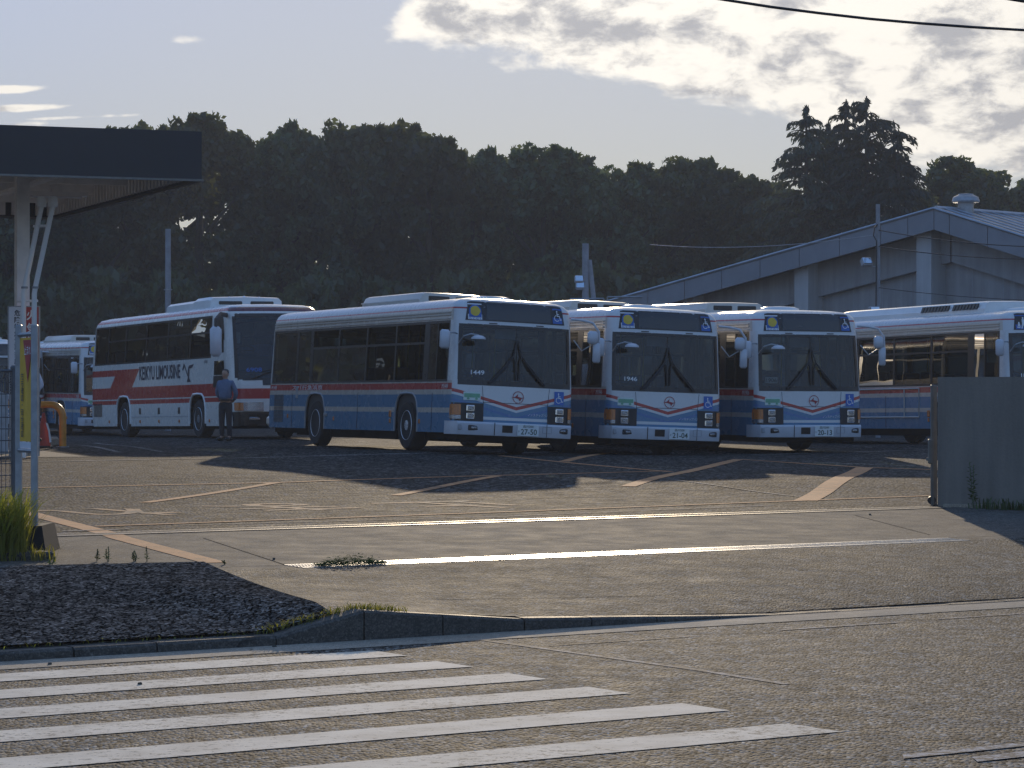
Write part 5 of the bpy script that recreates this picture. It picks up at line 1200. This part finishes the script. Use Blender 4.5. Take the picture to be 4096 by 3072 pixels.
part('conduit', MB().tube([(-.07, -.09, h2-3.4), (-.05, -.09, h2-1.0), (-.13, -.07, h2-.85), (-.10, -.08, h2-.65), (-.02, -.08, h2-.55)], .018, 6), 'cable_black', p2_)
flood(p2_, (-.12, -.1, h2-2.9), (math.radians(-10), 0, .4), 3)
p3_, h3 = pole(2742, 1180, 92, .10, 'short grey pole beside the low pipe railing at the hall')
rl = empty('pipe_railing', ray(2600, 1290, 93)[:2]+(.3,)); tag(rl, 'thin grey pipe railing in front of the hall', 'railing')
for a, b, py_ in ((2280, 2415, 1194), (2430, 2735, 1186)):
    q, w_ = ray(a, py_+2, 93), ray(b, py_, 93); o_ = rl.location
    part('pipe', MB().tube([(q[0]-o_.x, 0, q[2]-.3), (w_[0]-o_.x, 0, w_[2]-.3)], .03, 6), 'galvanised', rl)
    for e in (q, w_): part('post', MB().tube([(e[0]-o_.x, 0, 0), (e[0]-o_.x, 0, e[2]-.3)], .03, 6), 'galvanised', rl)
def cable(pts, r, label, sag=0.0, group=None):
    a, b = Vector(pts[0]), Vector(pts[1]); P = [a.lerp(b, i/24)-Vector((0, 0, sag*4*(i/24)*(1-i/24))) for i in range(25)]
    o = part('overhead_cable', MB().tube([p-a for p in P], r, 6), 'cable_black', loc=a); tag(o, label, 'cable', group); return o
def hung(pl, r, label):
    P = [Vector(ray(a, b, 30+(a-2400)/1100)) for a, b in pl]; o = part('overhead_cable', MB().tube([q-P[0] for q in P], r, 6), 'cable_black', loc=P[0]); tag(o, label, 'cable'); return o
c1 = hung([(2000, -190), (2400, -92), (2650, -42), (2908, 0), (3090, 28), (3278, 52), (3480, 75), (3685, 93), (3890, 108), (4096, 120), (4350, 131), (4700, 140)], .016, 'thick black overhead cable crossing the upper right sky')
part('cable_tie', merge(*[MB().tube([Vector((0, 0, -.03))+Vector(q), Vector(q)+Vector((0, 0, .01))], .02, 5) for q in ()]+[MB().box((0, 0, 0), (.01, .01, .01))]), 'cable_black', c1) if False else None
cable((ray(1500, -420, 28), ray(5200, 184, 32)), .02, 'short stretch of black cable in the top right corner', .0)
T2 = (ray(3512, 920, 78), ray(4300, 990, 70)); cable(T2, .014, 'upper of two black cables running right from the hall pole', .12)
cable((ray(3512, 985, 78), ray(4300, 1035, 70)), .014, 'lower of two black cables running right from the hall pole', .12)
cable((ray(3512, 1150, 78), ray(4300, 1205, 70)), .01, 'thin cable low on the hall pole, just above the louvred bus', .08)
o = cable((ray(2600, 978, 97), ray(3500, 940, 79)), .012, 'thin pale wire crossing the dark trees towards the hall pole', .2); o.data.materials[0] = MATS['galvanised']

# ------------------------------------------------------------------ people
def skinned(name, V, E, R, mat, parent, sub=2, extra=None):
    me = bpy.data.meshes.new(name); me.from_pydata(V, E, []); ob = bpy.data.objects.new(name, me); COL.objects.link(ob)
    md = ob.modifiers.new('skin', 'SKIN'); md.use_smooth_shade = True
    for i, r in enumerate(R): me.skin_vertices[0].data[i].radius = (r if isinstance(r, tuple) else (r, r))
    for i in range(len(V)): me.skin_vertices[0].data[i].use_root = (i == 0)
    sb = ob.modifiers.new('sub', 'SUBSURF'); sb.levels = sub; sb.render_levels = sub
    dg = bpy.context.evaluated_depsgraph_get(); m2 = bpy.data.meshes.new_from_object(ob.evaluated_get(dg))
    bpy.data.objects.remove(ob); bpy.data.meshes.remove(me)
    if extra is not None:
        bm = bmesh.new(); bm.from_mesh(m2)
        ex = bpy.data.meshes.new('x'); ex.from_pydata(extra.v, [], extra.f); bm.from_mesh(ex); bm.to_mesh(m2); bm.free(); bpy.data.meshes.remove(ex)
    m2.materials.clear(); m2.materials.append(MATS[mat]); m2.polygons.foreach_set('use_smooth', [True]*len(m2.polygons))
    m2.polygons.foreach_set('material_index', [0]*len(m2.polygons)); m2.name = name
    o = bpy.data.objects.new(name, m2); COL.objects.link(o); o.parent = parent; return o
def person(loc, rz, label, shirt, lean=0.0, hands='back', cap=False):
    p = empty('person', loc, (0, 0, rz)); tag(p, label, 'person')
    V, E, R = [], [], []
    def v(q, r, par=None):
        V.append((q[0], q[1]+lean*max(0, q[2]-.9), q[2])); R.append(r)
        if par is not None: E.append((par, len(V)-1))
        return len(V)-1
    pel = v((0, 0, .93), (.115, .08)); sp = v((0, -.01, 1.1), (.115, .08), pel); ch = v((0, 0, 1.28), (.12, .085), sp); nb_ = v((0, .01, 1.42), (.07, .065), ch); nk = v((0, -.005, 1.49), (.055, .055), nb_); hd = v((0, -.02, 1.56), (.068, .078), nk); hc = v((0, -.015, 1.635), (.06, .072), hd)
    tor = []
    for s in (-1, 1):
        sh_ = v((s*.165, .01, 1.375), .06, ch); el = v((s*.255, .06, 1.12), .042, sh_)
        wr = v((s*.12, .17, .94), .030, el) if hands == 'back' else v((s*.20, -.16, 1.0), .030, el)
        w3 = V[wr]; d = Vector((-s*.09, .02, -.03)) if hands == 'back' else Vector((-s*.02, -.10, -.02))
        pm = v((w3[0]+d.x*.8, w3[1]+d.y*.8, w3[2]+d.z*.8), (.032, .018), wr)
        dn = d.normalized(); sd = dn.cross(Vector((0, 1, 0.2))).normalized()
        for k, (o_, l) in enumerate(((-.026, .07), (-.009, .08), (.009, .075), (.026, .06))):
            a = v((V[pm][0]+sd.x*o_+dn.x*.035, V[pm][1]+sd.y*o_+dn.y*.035, V[pm][2]+sd.z*o_+dn.z*.035), .009, pm)
            v((V[a][0]+dn.x*l*.6, V[a][1]+dn.y*l*.6, V[a][2]+dn.z*l*.6-.012), .008, a)
        th_ = v((V[pm][0]+sd.x*.035, V[pm][1]+sd.y*.035, V[pm][2]+sd.z*.035), .010, pm); v((V[th_][0]+dn.x*.035+sd.x*.012, V[th_][1]+dn.y*.035, V[th_][2]+sd.z*.012), .008, th_)
        hp_ = v((s*.085, 0, .84), .055, pel); kn = v((s*.095, -.01, .49), .045, hp_); an = v((s*.10, .025, .10), .036, kn); v((s*.112, -.10, .045), (.032, .026), an)
    ex = MB()
    ex.lathe([(.0, -.10), (.045, -.095), (.065, -.06), (.075, .0), (.076, .05), (.06, .09), (.03, .112), (0, .118)], (0, -.015+lean*.68, 1.585), 20)
    ex.add([(-.012, -.088+lean*.68, 1.565), (.012, -.088+lean*.68, 1.565), (0, -.112+lean*.68, 1.567), (0, -.085+lean*.68, 1.60)], [(0, 1, 2), (0, 2, 3), (1, 3, 2)])
    for s in (-1, 1): ex.cbox((s*.079, -.0+lean*.68, 1.58), (.016, .03, .055), .007)
    skinned('body', V, E, R, 'skin', p, 2, ex)
    part('hair', MB().lathe([(.079, .005), (.084, .04), (.075, .09), (.045, .118), (0, .128)], (0, .006+lean*.68, 1.59), 20), 'hair', p, ang=60)
    part('eye', merge(MB().cbox((-.03, -.086+lean*.68, 1.595), (.02, .01, .010), .003), MB().cbox((.03, -.086+lean*.68, 1.595), (.02, .01, .010), .003)), 'black_print', p); part('mouth', MB().cbox((0, -.084+lean*.66, 1.535), (.04, .01, .008), .002), 'cone_red', p)
    # shirt with sleeves
    V2, E2, R2 = [], [], []
    def w(q, r, par=None):
        V2.append((q[0], q[1]+lean*max(0, q[2]-.9), q[2])); R2.append(r)
        if par is not None: E2.append((par, len(V2)-1))
        return len(V2)-1
    a = w((0, 0, .96), (.172, .128)); b = w((0, -.01, 1.10), (.168, .125), a); c = w((0, 0, 1.28), (.178, .13), b); w((0, .008, 1.43), (.085, .08), c)
    for s in (-1, 1):
        q = w((s*.172, .01, 1.38), .078, c); e = w((s*.262, .06, 1.12), .062, q)
        w((s*.15, .155, .965) if hands == 'back' else (s*.21, -.11, 1.03), .046, e)
    skinned('shirt', V2, E2, R2, shirt, p, 2)
    V2, E2, R2 = [], [], []
    a = w((0, 0, .95), (.165, .12)); b = w((0, 0, .88), (.165, .125), a)
    for s in (-1, 1):
        q = w((s*.09, 0, .80), .105, b); k = w((s*.098, -.008, .48), .078, q); w((s*.102, .022, .085), .066, k)
    tr = [(x_, y_+0, z_) for x_, y_, z_ in V2]; skinned('trousers', tr, E2, R2, 'trousers', p, 2)
    part('belt', MB().lathe([(.172, .955), (.174, .97), (.172, .99)], n=24), 'leather', p)
    bl = p.children[-1]; bl.scale = (1.0, .76, 1)
    for s in (-1, 1): part('shoe', MB().cbox((s*.112, -.05, .04), (.095, .27, .08), .03), 'leather', p, ang=60)
    part('collar', MB().lathe([(.075, 1.43), (.068, 1.47), (.062, 1.475)], (0, .005+lean*.5, 0), 16), shirt, p)
    return p
mx, my, mz = G(902, 1762)
person((mx, my, mz), math.radians(-22), 'man in blue shirt and dark trousers standing in front of the coach, hands behind back', 'shirt_blue')
qx, qy, _ = ray(166, 1560, 58.5)
person((qx-.12, qy, g_z+.14), math.radians(-60), 'person in pale shirt standing behind the orange guard, mostly hidden by the banner post', 'shirt_white', -.12, 'front')

# ------------------------------------------------------------------ trees
def quads_mesh(name, C, A, B, mat):
    """C centres, A and B half axes -> four-sided leaves"""
    n = len(C); V = np.empty((n, 4, 3)); V[:, 0] = C-A; V[:, 1] = C-B*.55+A*.1; V[:, 2] = C+A; V[:, 3] = C+B*.55+A*.1
    V[:, 1] -= 0; me = bpy.data.meshes.new(name)
    me.vertices.add(4*n); me.vertices.foreach_set('co', V.ravel()); me.loops.add(4*n); me.loops.foreach_set('vertex_index', np.arange(4*n, dtype=np.int32))
    me.polygons.add(n); me.polygons.foreach_set('loop_start', np.arange(0, 4*n, 4, dtype=np.int32)); me.polygons.foreach_set('loop_total', np.full(n, 4, np.int32))
    me.materials.append(MATS[mat]); me.update(calc_edges=True); me.validate(); return me
def unit(rng, n): q = rng.normal(size=(n, 3)); return q/np.linalg.norm(q, axis=1)[:, None]
def crown_mesh(seed, rx, rz, lobes=26, per=520, size=.22, hollow=.0):
    """crown round the origin of its own base: centre at height rz; rounded lobes carrying small leaf tufts"""
    rng = np.random.default_rng(seed); Cs = []
    for i in range(lobes):
        u_ = rng.uniform(-.8, 1.0) if i % 3 else rng.uniform(.55, 1.0); a_ = rng.uniform(0, 6.283); h_ = (1-abs(u_)**2.4)**(1/2.4); k = rng.uniform(.62, .86)
        c = np.array([math.cos(a_)*h_*rx*k, math.sin(a_)*h_*rx*k, rz+u_*rz*.84]); r = rng.uniform(.20, .34)*rx
        nt = 10
        tc = c+unit(rng, nt)*r*rng.uniform(.75, 1.05, (nt, 1))*np.array([1, 1, .85])
        for q in tc:
            tr = rng.uniform(.24, .48); m_ = per//nt
            Cs.append(q+unit(rng, m_)*tr*rng.uniform(.45, 1.0, (m_, 1))*np.array([1, 1, .8]))
    C = np.concatenate(Cs); n = len(C); C[:, 2] *= 2*rz/np.percentile(C[:, 2], 99.95)
    s = rng.uniform(.6, 1.35, (n, 1))*size; A = unit(rng, n); A[:, 2] -= .25; A /= np.linalg.norm(A, axis=1)[:, None]; B = np.cross(A, unit(rng, n)); B /= np.linalg.norm(B, axis=1)[:, None]+1e-6
    return quads_mesh('crown', C, A*s, B*s, 'leaf_oak')
def trunk_mesh(seed, h, r, spread, nl=7):
    rng = random.Random(seed); mb = MB(); pts = []; x = y = 0
    for i in range(7): pts.append((x, y, h*i/6)); x += rng.uniform(-.12, .12); y += rng.uniform(-.12, .12)
    mb.tube(pts, [r*(1.25-.9*i/6) for i in range(7)], 9)
    for i in range(nl):
        k = rng.uniform(.3, .85); a = rng.uniform(0, 6.28); j = int(k*6); b = pts[j]; l = spread*rng.uniform(.5, .9)
        mb.tube([b, (b[0]+math.cos(a)*l*.5, b[1]+math.sin(a)*l*.5, b[2]+l*.45), (b[0]+math.cos(a)*l, b[1]+math.sin(a)*l, b[2]+l*.75)], [r*.5, r*.33, r*.12], 6)
    return mb
VAR = [(3.6, 6.2), (3.1, 6.6), (4.0, 5.6), (3.4, 6.0), (2.8, 5.2)]
CRM_ = [crown_mesh(11+i, a, b, 60, 330, .20) for i, (a, b) in enumerate(VAR)]
TRK = [trunk_mesh(31+i, 2*b*.85, .30, a, 8).mesh('trunk', ['bark']) for i, (a, b) in enumerate(VAR)]
def oak(px_, pytop, Z, var, label, sc=1.0, rot=0.0, lift=1.6, group='broadleaf trees behind the yard'):
    """crown top is where the photograph shows it, at distance Z"""
    x, y, zt_ = ray(px_, pytop, Z); rx_, rz_ = VAR[var]; hh = (zt_-.2); k = (hh-lift)/(2*rz_)
    o = empty('broadleaf_tree', (x, y, .1), (0, 0, rot)); tag(o, label, 'tree', group)
    t_ = bpy.data.objects.new('trunk', TRK[var]); COL.objects.link(t_); t_.parent = o; t_.scale = (sc, sc, hh/(2*rz_)*1.0)
    c = bpy.data.objects.new('crown', CRM_[var]); COL.objects.link(c); c.parent = o; c.location = (0, 0, lift); c.scale = (sc, sc, k)
    return o
U = 4096/2212.0
FRONT = [(-70, 290, 2, 'tree cut off by the left edge of the picture', 1.0), (20, 285, 0, 'tree directly behind the white canopy column', 1.0), (110, 290, 2, 'tree behind the bent vent pipes, under the canopy edge', 1.0), (205, 282, 3, 'tree hidden by the canopy fascia, right of the vent pipes', 1.0), (300, 268, 0, 'rounded broadleaf tree behind the right end of the dark canopy fascia', 1.0), (440, 246, 1, 'tall broadleaf tree just right of the canopy, highest on the left', 1.05),
         (600, 292, 3, 'broadleaf tree in the dip right of the tall left tree', .9), (668, 262, 2, 'broad domed tree above the coach roof', .95), (750, 275, 4, 'narrow crowned tree right of the broad dome above the coach', 1.0),
         (845, 264, 0, 'domed tree over the first city bus roof unit, steep on its right side', 1.0), (930, 290, 4, 'tree forming the steep right shoulder of the left group', .95),
         (1020, 345, 3, 'low crowned tree in the notch above the first bus', .8), (1080, 318, 2, 'rounded tree above the roof hatch of the first bus', .8), (1170, 312, 0, 'highest tree of the middle group', .9),
         (1240, 335, 4, 'small crowned tree right of the middle group top', .9), (1310, 360, 3, 'low tree above the braced pole', .8), (1420, 345, 2, 'left half of the wide dome over the second bus', .85),
         (1490, 340, 0, 'right half of the wide dome over the second bus', .85), (1590, 362, 1, 'small domed tree just left of the cedars', .8), (2070, 338, 1, 'dark round tree right of the cedars behind the roof ventilator', .95),
         (2150, 372, 3, 'broadleaf tree at the right edge above the metal roof', .9), (2240, 385, 4, 'tree cut off by the right edge of the picture', .9)]
for i, (a, b, v_, lab, sc) in enumerate(FRONT): oak(a*U, b*U, 146+(i*7 % 5), v_, lab, sc, rot=i*1.3)
BACK = [(40, 330), (150, 320), (240, 300), (370, 285), (520, 320), (600, 330), (700, 310), (800, 300), (890, 320), (980, 372), (1060, 360), (1130, 350), (1210, 350), (1280, 378), (1370, 382), (1450, 380), (1530, 385), (1640, 390), (1720, 470), (1830, 500), (1930, 470), (2020, 420)]
names = ['behind the canopy underside', 'behind the banner and signs', 'behind the canopy fascia', 'behind the slim grey pole', 'behind the coach tail', 'behind the coach middle', 'behind the coach front', 'behind the coach mirror', 'behind the first bus tail', 'behind the first bus roof unit', 'behind the first bus', 'behind the first bus hatch', 'behind the second bus tail', 'behind the braced pole', 'behind the second bus', 'behind the second bus roof unit', 'behind the pipe railing', 'behind the third bus tail', 'below the cedar group', 'below the tallest cedar', 'behind the hall pole', 'behind the hall ridge']
for i, ((a, b), nm) in enumerate(zip(BACK, names)):
    if i % 3 == 1: continue
    oak(a*U, b*U, 156+(i*5 % 7), (i*3+1) % 5, 'shaded back row tree '+nm, .95, rot=i*2.1+.4, lift=.8, group='back row of trees')
# shrubby undergrowth that closes the foot of the wood
def undergrowth():
    base = crown_mesh(77, 2.6, 2.3, 16, 300, .24); n = len(base.vertices); co = np.empty(n*3); base.vertices.foreach_get('co', co); co = co.reshape(-1, 4, 3); Q = []
    for i in range(21):
        a = -60+206*i; x, y, zt_ = ray(a, 1060+((i*53) % 90), 138+(i*5 % 6)); k = (zt_-.1)/4.6; th_ = i*1.7; R_ = np.array([[math.cos(th_), -math.sin(th_), 0], [math.sin(th_), math.cos(th_), 0], [0, 0, 1]])
        Q.append((co @ R_.T)*np.array([1.1, 1.1, k])+np.array([x, y, .05]))
    Q = np.concatenate(Q); C = Q.mean(1); o = bpy.data.objects.new('undergrowth', quads_mesh('undergrowth', C, (Q[:, 2]-Q[:, 0])/2, (Q[:, 3]-Q[:, 1])/1.1, 'leaf_oak')); COL.objects.link(o)
    o['kind'] = 'stuff'; o['label'] = 'dark undergrowth closing the foot of the wood'
undergrowth()
# the wood goes on to the left beyond the frame, where the bus windows mirror it
def far_wood():
    rng = np.random.default_rng(5); Cs = []
    for i in range(34):
        cx, cy = -34-5.2*i+rng.uniform(-1, 1), 140-2.4*i+rng.uniform(-3, 3)
        n = 900; d = unit(rng, n); rad = rng.uniform(.6, 1.0, (n, 1)); Cs.append(np.array([cx, cy, 6.5])+d*rad*np.array([4.4, 4.0, 7.2]))
    C = np.concatenate(Cs); n = len(C); A = unit(rng, n); B = np.cross(A, unit(rng, n)); B /= np.linalg.norm(B, axis=1)[:, None]+1e-6
    s = rng.uniform(.5, 1.1, (n, 1)); o = bpy.data.objects.new('far_wood', quads_mesh('far_wood', C, A*s, B*s, 'leaf_oak')); COL.objects.link(o)
    o['kind'] = 'stuff'; o['label'] = 'wood that continues along the left side of the yard'; o['category'] = 'wood'
far_wood()
# cedars: drooping tiers
def cedar_mesh(seed, h, w, base=.12):
    rng = np.random.default_rng(seed); Cs, As = [], []; mb = MB(); mb.tube([(0, 0, 0), (0, 0, h*.5), (0, 0, h)], [.34, .2, .03], 9)
    nt = 25
    for i in range(nt):
        f = i/(nt-1); z = h*(base+(1-base-.01)*f); L = w*(1-f)**.74*rng.uniform(.45, 1.3)+.12; nb__ = 8 if f < .8 else 6
        for j in range(nb__):
            z = h*(base+(1-base-.01)*min(1, max(0, f+rng.uniform(-.025, .02)))); a = rng.uniform(0, 6.28); l = L*rng.uniform(.65, 1.1); up = .16*l*(.5+.9*f)
            P = [np.array([math.cos(a)*l*k, math.sin(a)*l*k, z+up*math.sin(k*2.2)-.13*l*k*k-.10*l*max(0, k-.6)]) for k in (0, .25, .5, .75, 1.0)]
            mb.tube([tuple(q) for q in P], [.05, .04, .03, .02, .01], 4)
            m_ = int(12+38*l); k = rng.uniform(.12, 1.0, m_)**.8; ii = np.minimum((k*4).astype(int), 3); fr = k*4-ii; PP = np.array(P)
            c = PP[ii]*(1-fr[:, None])+PP[ii+1]*fr[:, None]; side = np.array([-math.sin(a), math.cos(a), 0]); wd = (.05+.20*l*.4*(1-k*.85))
            c = c+side*(rng.normal(size=m_)*wd)[:, None]; c[:, 2] -= np.abs(rng.normal(size=m_))*.12+.02
            d = np.array([math.cos(a), math.sin(a), 0])[None]*rng.uniform(.2, 1, (m_, 1))+side[None]*rng.normal(size=(m_, 1))*.4; d[:, 2] -= rng.uniform(.3, 1.3, m_); d /= np.linalg.norm(d, axis=1)[:, None]
            Cs.append(c); As.append(d)
    C = np.concatenate(Cs); A = np.concatenate(As); n = len(C); B = np.cross(A, unit(rng, n)); B /= np.linalg.norm(B, axis=1)[:, None]+1e-6; s = rng.uniform(.07, .19, (n, 1))
    return quads_mesh('cedar_crown', C, A*s*1.1, B*s*.62, 'leaf_cedar'), mb.mesh('trunk', ['bark'])
for i, (a, b, Z, w_, lab) in enumerate(((1742, 226, 134, 6.0, 'left cedar with a pointed top and drooping tiers'), (1828, 214, 137, 5.0, 'middle cedar between two taller drooping cedars'), (1872, 207, 133, 6.2, 'tallest cedar with wide drooping branches on its right'), (1940, 286, 131, 6.0, 'lower cedar whose branches spread over the right side of the group'), (1790, 262, 139, 4.6, 'slender cedar top between the left and middle cedars'))):
    x, y, zt_ = ray(a*U, b*U, Z); cm, tm = cedar_mesh(200+i, zt_-.1, w_, .28)
    o = empty('cedar_tree', (x, y, .1)); tag(o, lab, 'tree', 'cedars beside the hall')
    for nm, me in (('crown', cm), ('trunk', tm)):
        c = bpy.data.objects.new(nm, me); COL.objects.link(c); c.parent = o

# ------------------------------------------------------------------ weeds
def blades(name, centre, n, spread, h, mat, label, seed, wd=.006, lean=.35, kind='stuff', elong=None):
    rng = random.Random(seed); mb = MB()
    for i in range(n):
        a = rng.uniform(0, 6.28); r = spread*math.sqrt(rng.random())
        bx_, by_ = r*math.cos(a), r*math.sin(a)
        if elong: t_ = rng.uniform(-1, 1); bx_, by_ = t_*elong[0]+rng.gauss(0, spread), t_*elong[1]+rng.gauss(0, spread)
        z0 = g1(centre[0]+bx_, centre[1]+by_)-centre[2]; hh = h*rng.uniform(.35, 1.0); d = rng.uniform(0, 6.28); l = hh*lean*rng.uniform(.2, 1.4); w_ = wd*rng.uniform(.6, 1.6)
        dx_, dy_ = math.cos(d), math.sin(d); nx, ny = -dy_*w_, dx_*w_
        V = []
        for k in (0, .4, .75, 1.0):
            c = (bx_+dx_*l*k*k, by_+dy_*l*k*k, z0+hh*k*(1-.25*k*k)); ww = (1-k)**.6
            V += [(c[0]+nx*ww, c[1]+ny*ww, c[2]), (c[0]-nx*ww, c[1]-ny*ww, c[2])]
        mb.add(V, [(0, 1, 3, 2), (2, 3, 5, 4), (4, 5, 7, 6)])
    o = part(name, mb, mat, loc=centre, smooth=False); o['kind'] = kind; o['label'] = label; return o
def leafy(centre, h, label, seed, n=26, mat='dark_weed', cat='weed', group=None, lw=.03):
    rng = random.Random(seed); o = empty('weed_plant', centre); tag(o, label, cat, group)
    mb = MB(); st = MB()
    for q in range(rng.choice((1, 2, 3))):
        ox, oy = rng.uniform(-.03, .03)*q, rng.uniform(-.03, .03)*q; hh = h*rng.uniform(.7, 1.0); tip = (ox+rng.uniform(-.03, .03), oy+rng.uniform(-.03, .03), hh)
        st.tube([(ox*.3, oy*.3, -.01), (ox, oy, hh*.5), tip], .004, 5)
        for i in range(n):
            k = .15+.85*i/n; a = i*2.4+rng.uniform(-.3, .3); l = lw*(1.4-k)*rng.uniform(.8, 1.5)*(h/.2)**.5; b = (ox+(tip[0]-ox)*k, oy+(tip[1]-oy)*k, hh*k); dx_, dy_ = math.cos(a), math.sin(a); w_ = l*.22
            mb.add([b, (b[0]+dx_*l*.5-dy_*w_, b[1]+dy_*l*.5+dx_*w_, b[2]+l*.35), (b[0]+dx_*l, b[1]+dy_*l, b[2]+l*.35), (b[0]+dx_*l*.5+dy_*w_, b[1]+dy_*l*.5-dx_*w_, b[2]+l*.35)], [(0, 1, 2, 3)])
    part('leaves', mb, mat, o, smooth=False); part('stem', st, mat, o, smooth=False); return o
c = G(-30, 2240); blades('grass_clump', (c[0]-.02, c[1]+.15, c[2]), 1300, .30, .86, 'weed_leaf', 'tall yellow-green grass and weeds at the foot of the left fence', 3, .007, .5)
c = G(30, 2240); blades('low_grass', (c[0], c[1], c[2]), 200, .06, .22, 'weed_leaf', 'short grass in front of the left weeds', 4, .005, .6, elong=(.35, .05))
for i, (a, b, h, lab) in enumerate(((388, 2245, .10, 'small upright weed at the dark pavement edge, leftmost of four'), (435, 2247, .12, 'bushy weed at the dark pavement edge, second from the left'), (540, 2246, .09, 'small weed at the dark pavement edge, third from the left'), (588, 2247, .12, 'leafy weed at the dark pavement edge, rightmost of four'), (200, 2262, .07, 'low weed at the concrete footing'), (900, 2258, .04, 'flat weed at the end of the orange line'))):
    c = G(a, b); leafy(c, h*1.1, lab, 40+i, 22)
c = G(3915, 2010)
c = (wx+wu.x*.52+wn.x*-.22, wy+wu.y*.52+wn.y*-.22, wz)
leafy(c, .66, 'tall weed with narrow leaves in front of the concrete wall', 60, 30, lw=.03)
c = (wx+wu.x*1.6+wn.x*-.2, wy+wu.y*1.6+wn.y*-.2, wz); blades('wall_grass', c, 420, .08, .20, 'dark_weed', 'grass and weeds growing along the foot of the concrete wall', 9, .008, .5, elong=(wu.x*1.0, wu.y*1.0))
w0_, w1_ = sv(*G(1285, 2268)[:2])[0], sv(*G(1570, 2262)[:2])[0]; q = xy((w0_+w1_)/2, V_G-.13); c = (q[0], q[1], g1(*q)+.004); WL = (w1_-w0_)/2
def creeper():
    rng = random.Random(12); mb = MB()
    for i in range(1100):
        t_ = rng.uniform(-1, 1); x_ = UX*t_*WL+rng.gauss(0, .035); y_ = UY*t_*WL+rng.gauss(0, .035); z_ = abs(rng.gauss(0, .035))*(1.2-abs(t_)); a = rng.uniform(0, 6.28); l = rng.uniform(.015, .04)
        mb.add([(x_, y_, z_), (x_+l*math.cos(a)-l*.3*math.sin(a), y_+l*math.sin(a), z_+l*.3), (x_+2*l*math.cos(a), y_+2*l*math.sin(a), z_+l*.1), (x_+l*math.cos(a)+l*.3*math.sin(a), y_+l*math.sin(a), z_+l*.3)], [(0, 1, 2, 3)])
    o = part('creeping_weed', mb, 'dark_weed', loc=c, smooth=False); o['kind'] = 'stuff'; o['label'] = 'dark creeping weed lying over the left end of the drain grating'
creeper()
q = xy(10.45, V_K+.16); blades('kerb_grass', (q[0], q[1], g1(*q)+.02), 420, .035, .07, 'weed_leaf', 'thin grass growing along the raised kerb', 14, .004, 1.2, elong=(UX*.55, UY*.55))
q = xy(8.4, V_K+.15); blades('kerb_grass', (q[0], q[1], g1(*q)+.02), 160, .03, .04, 'weed_leaf', 'sparse grass tufts along the low kerb on the left', 15, .004, 1.2, elong=(UX*1.6, UY*1.6))
# a few loose stones on the ground
rng = random.Random(3)
for i, (a, b) in enumerate(((1098, 2590), (200, 2660), (1096, 2238), (3480, 2060), (560, 2740))):
    c = G(a, b); o = part('loose_stone', MB().cbox((0, 0, .008), (.03, .022, .018), .007), 'soil', loc=c, rot=(0, 0, i)); tag(o, ['small dark stone on the gutter below the raised kerb', 'small dark stone on the gutter at the lower left', 'small dark stone on the concrete strip near the grating end', 'small stone near the thick orange line', 'small stone beside the first crosswalk stripe'][i], 'stone')

# ------------------------------------------------------------------ the air: backlit evening haze
hz = MB().box((0, 90, 12.5), (420, 320, 28))
m, t, p = newmat('haze_air'); t.n.remove(p)
pvn = t.node('ShaderNodeVolumePrincipled'); pvn.inputs['Color'].default_value = (0.86, 0.92, 1.0, 1); pvn.inputs['Density'].default_value = 0.00055; pvn.inputs['Anisotropy'].default_value = 0.15
t.l.new(pvn.outputs[0], t.n['Material Output'].inputs['Volume'])
struct(part('haze', hz, 'haze_air', smooth=False), 'stuff', 'thin pale evening haze in the air over the yard')
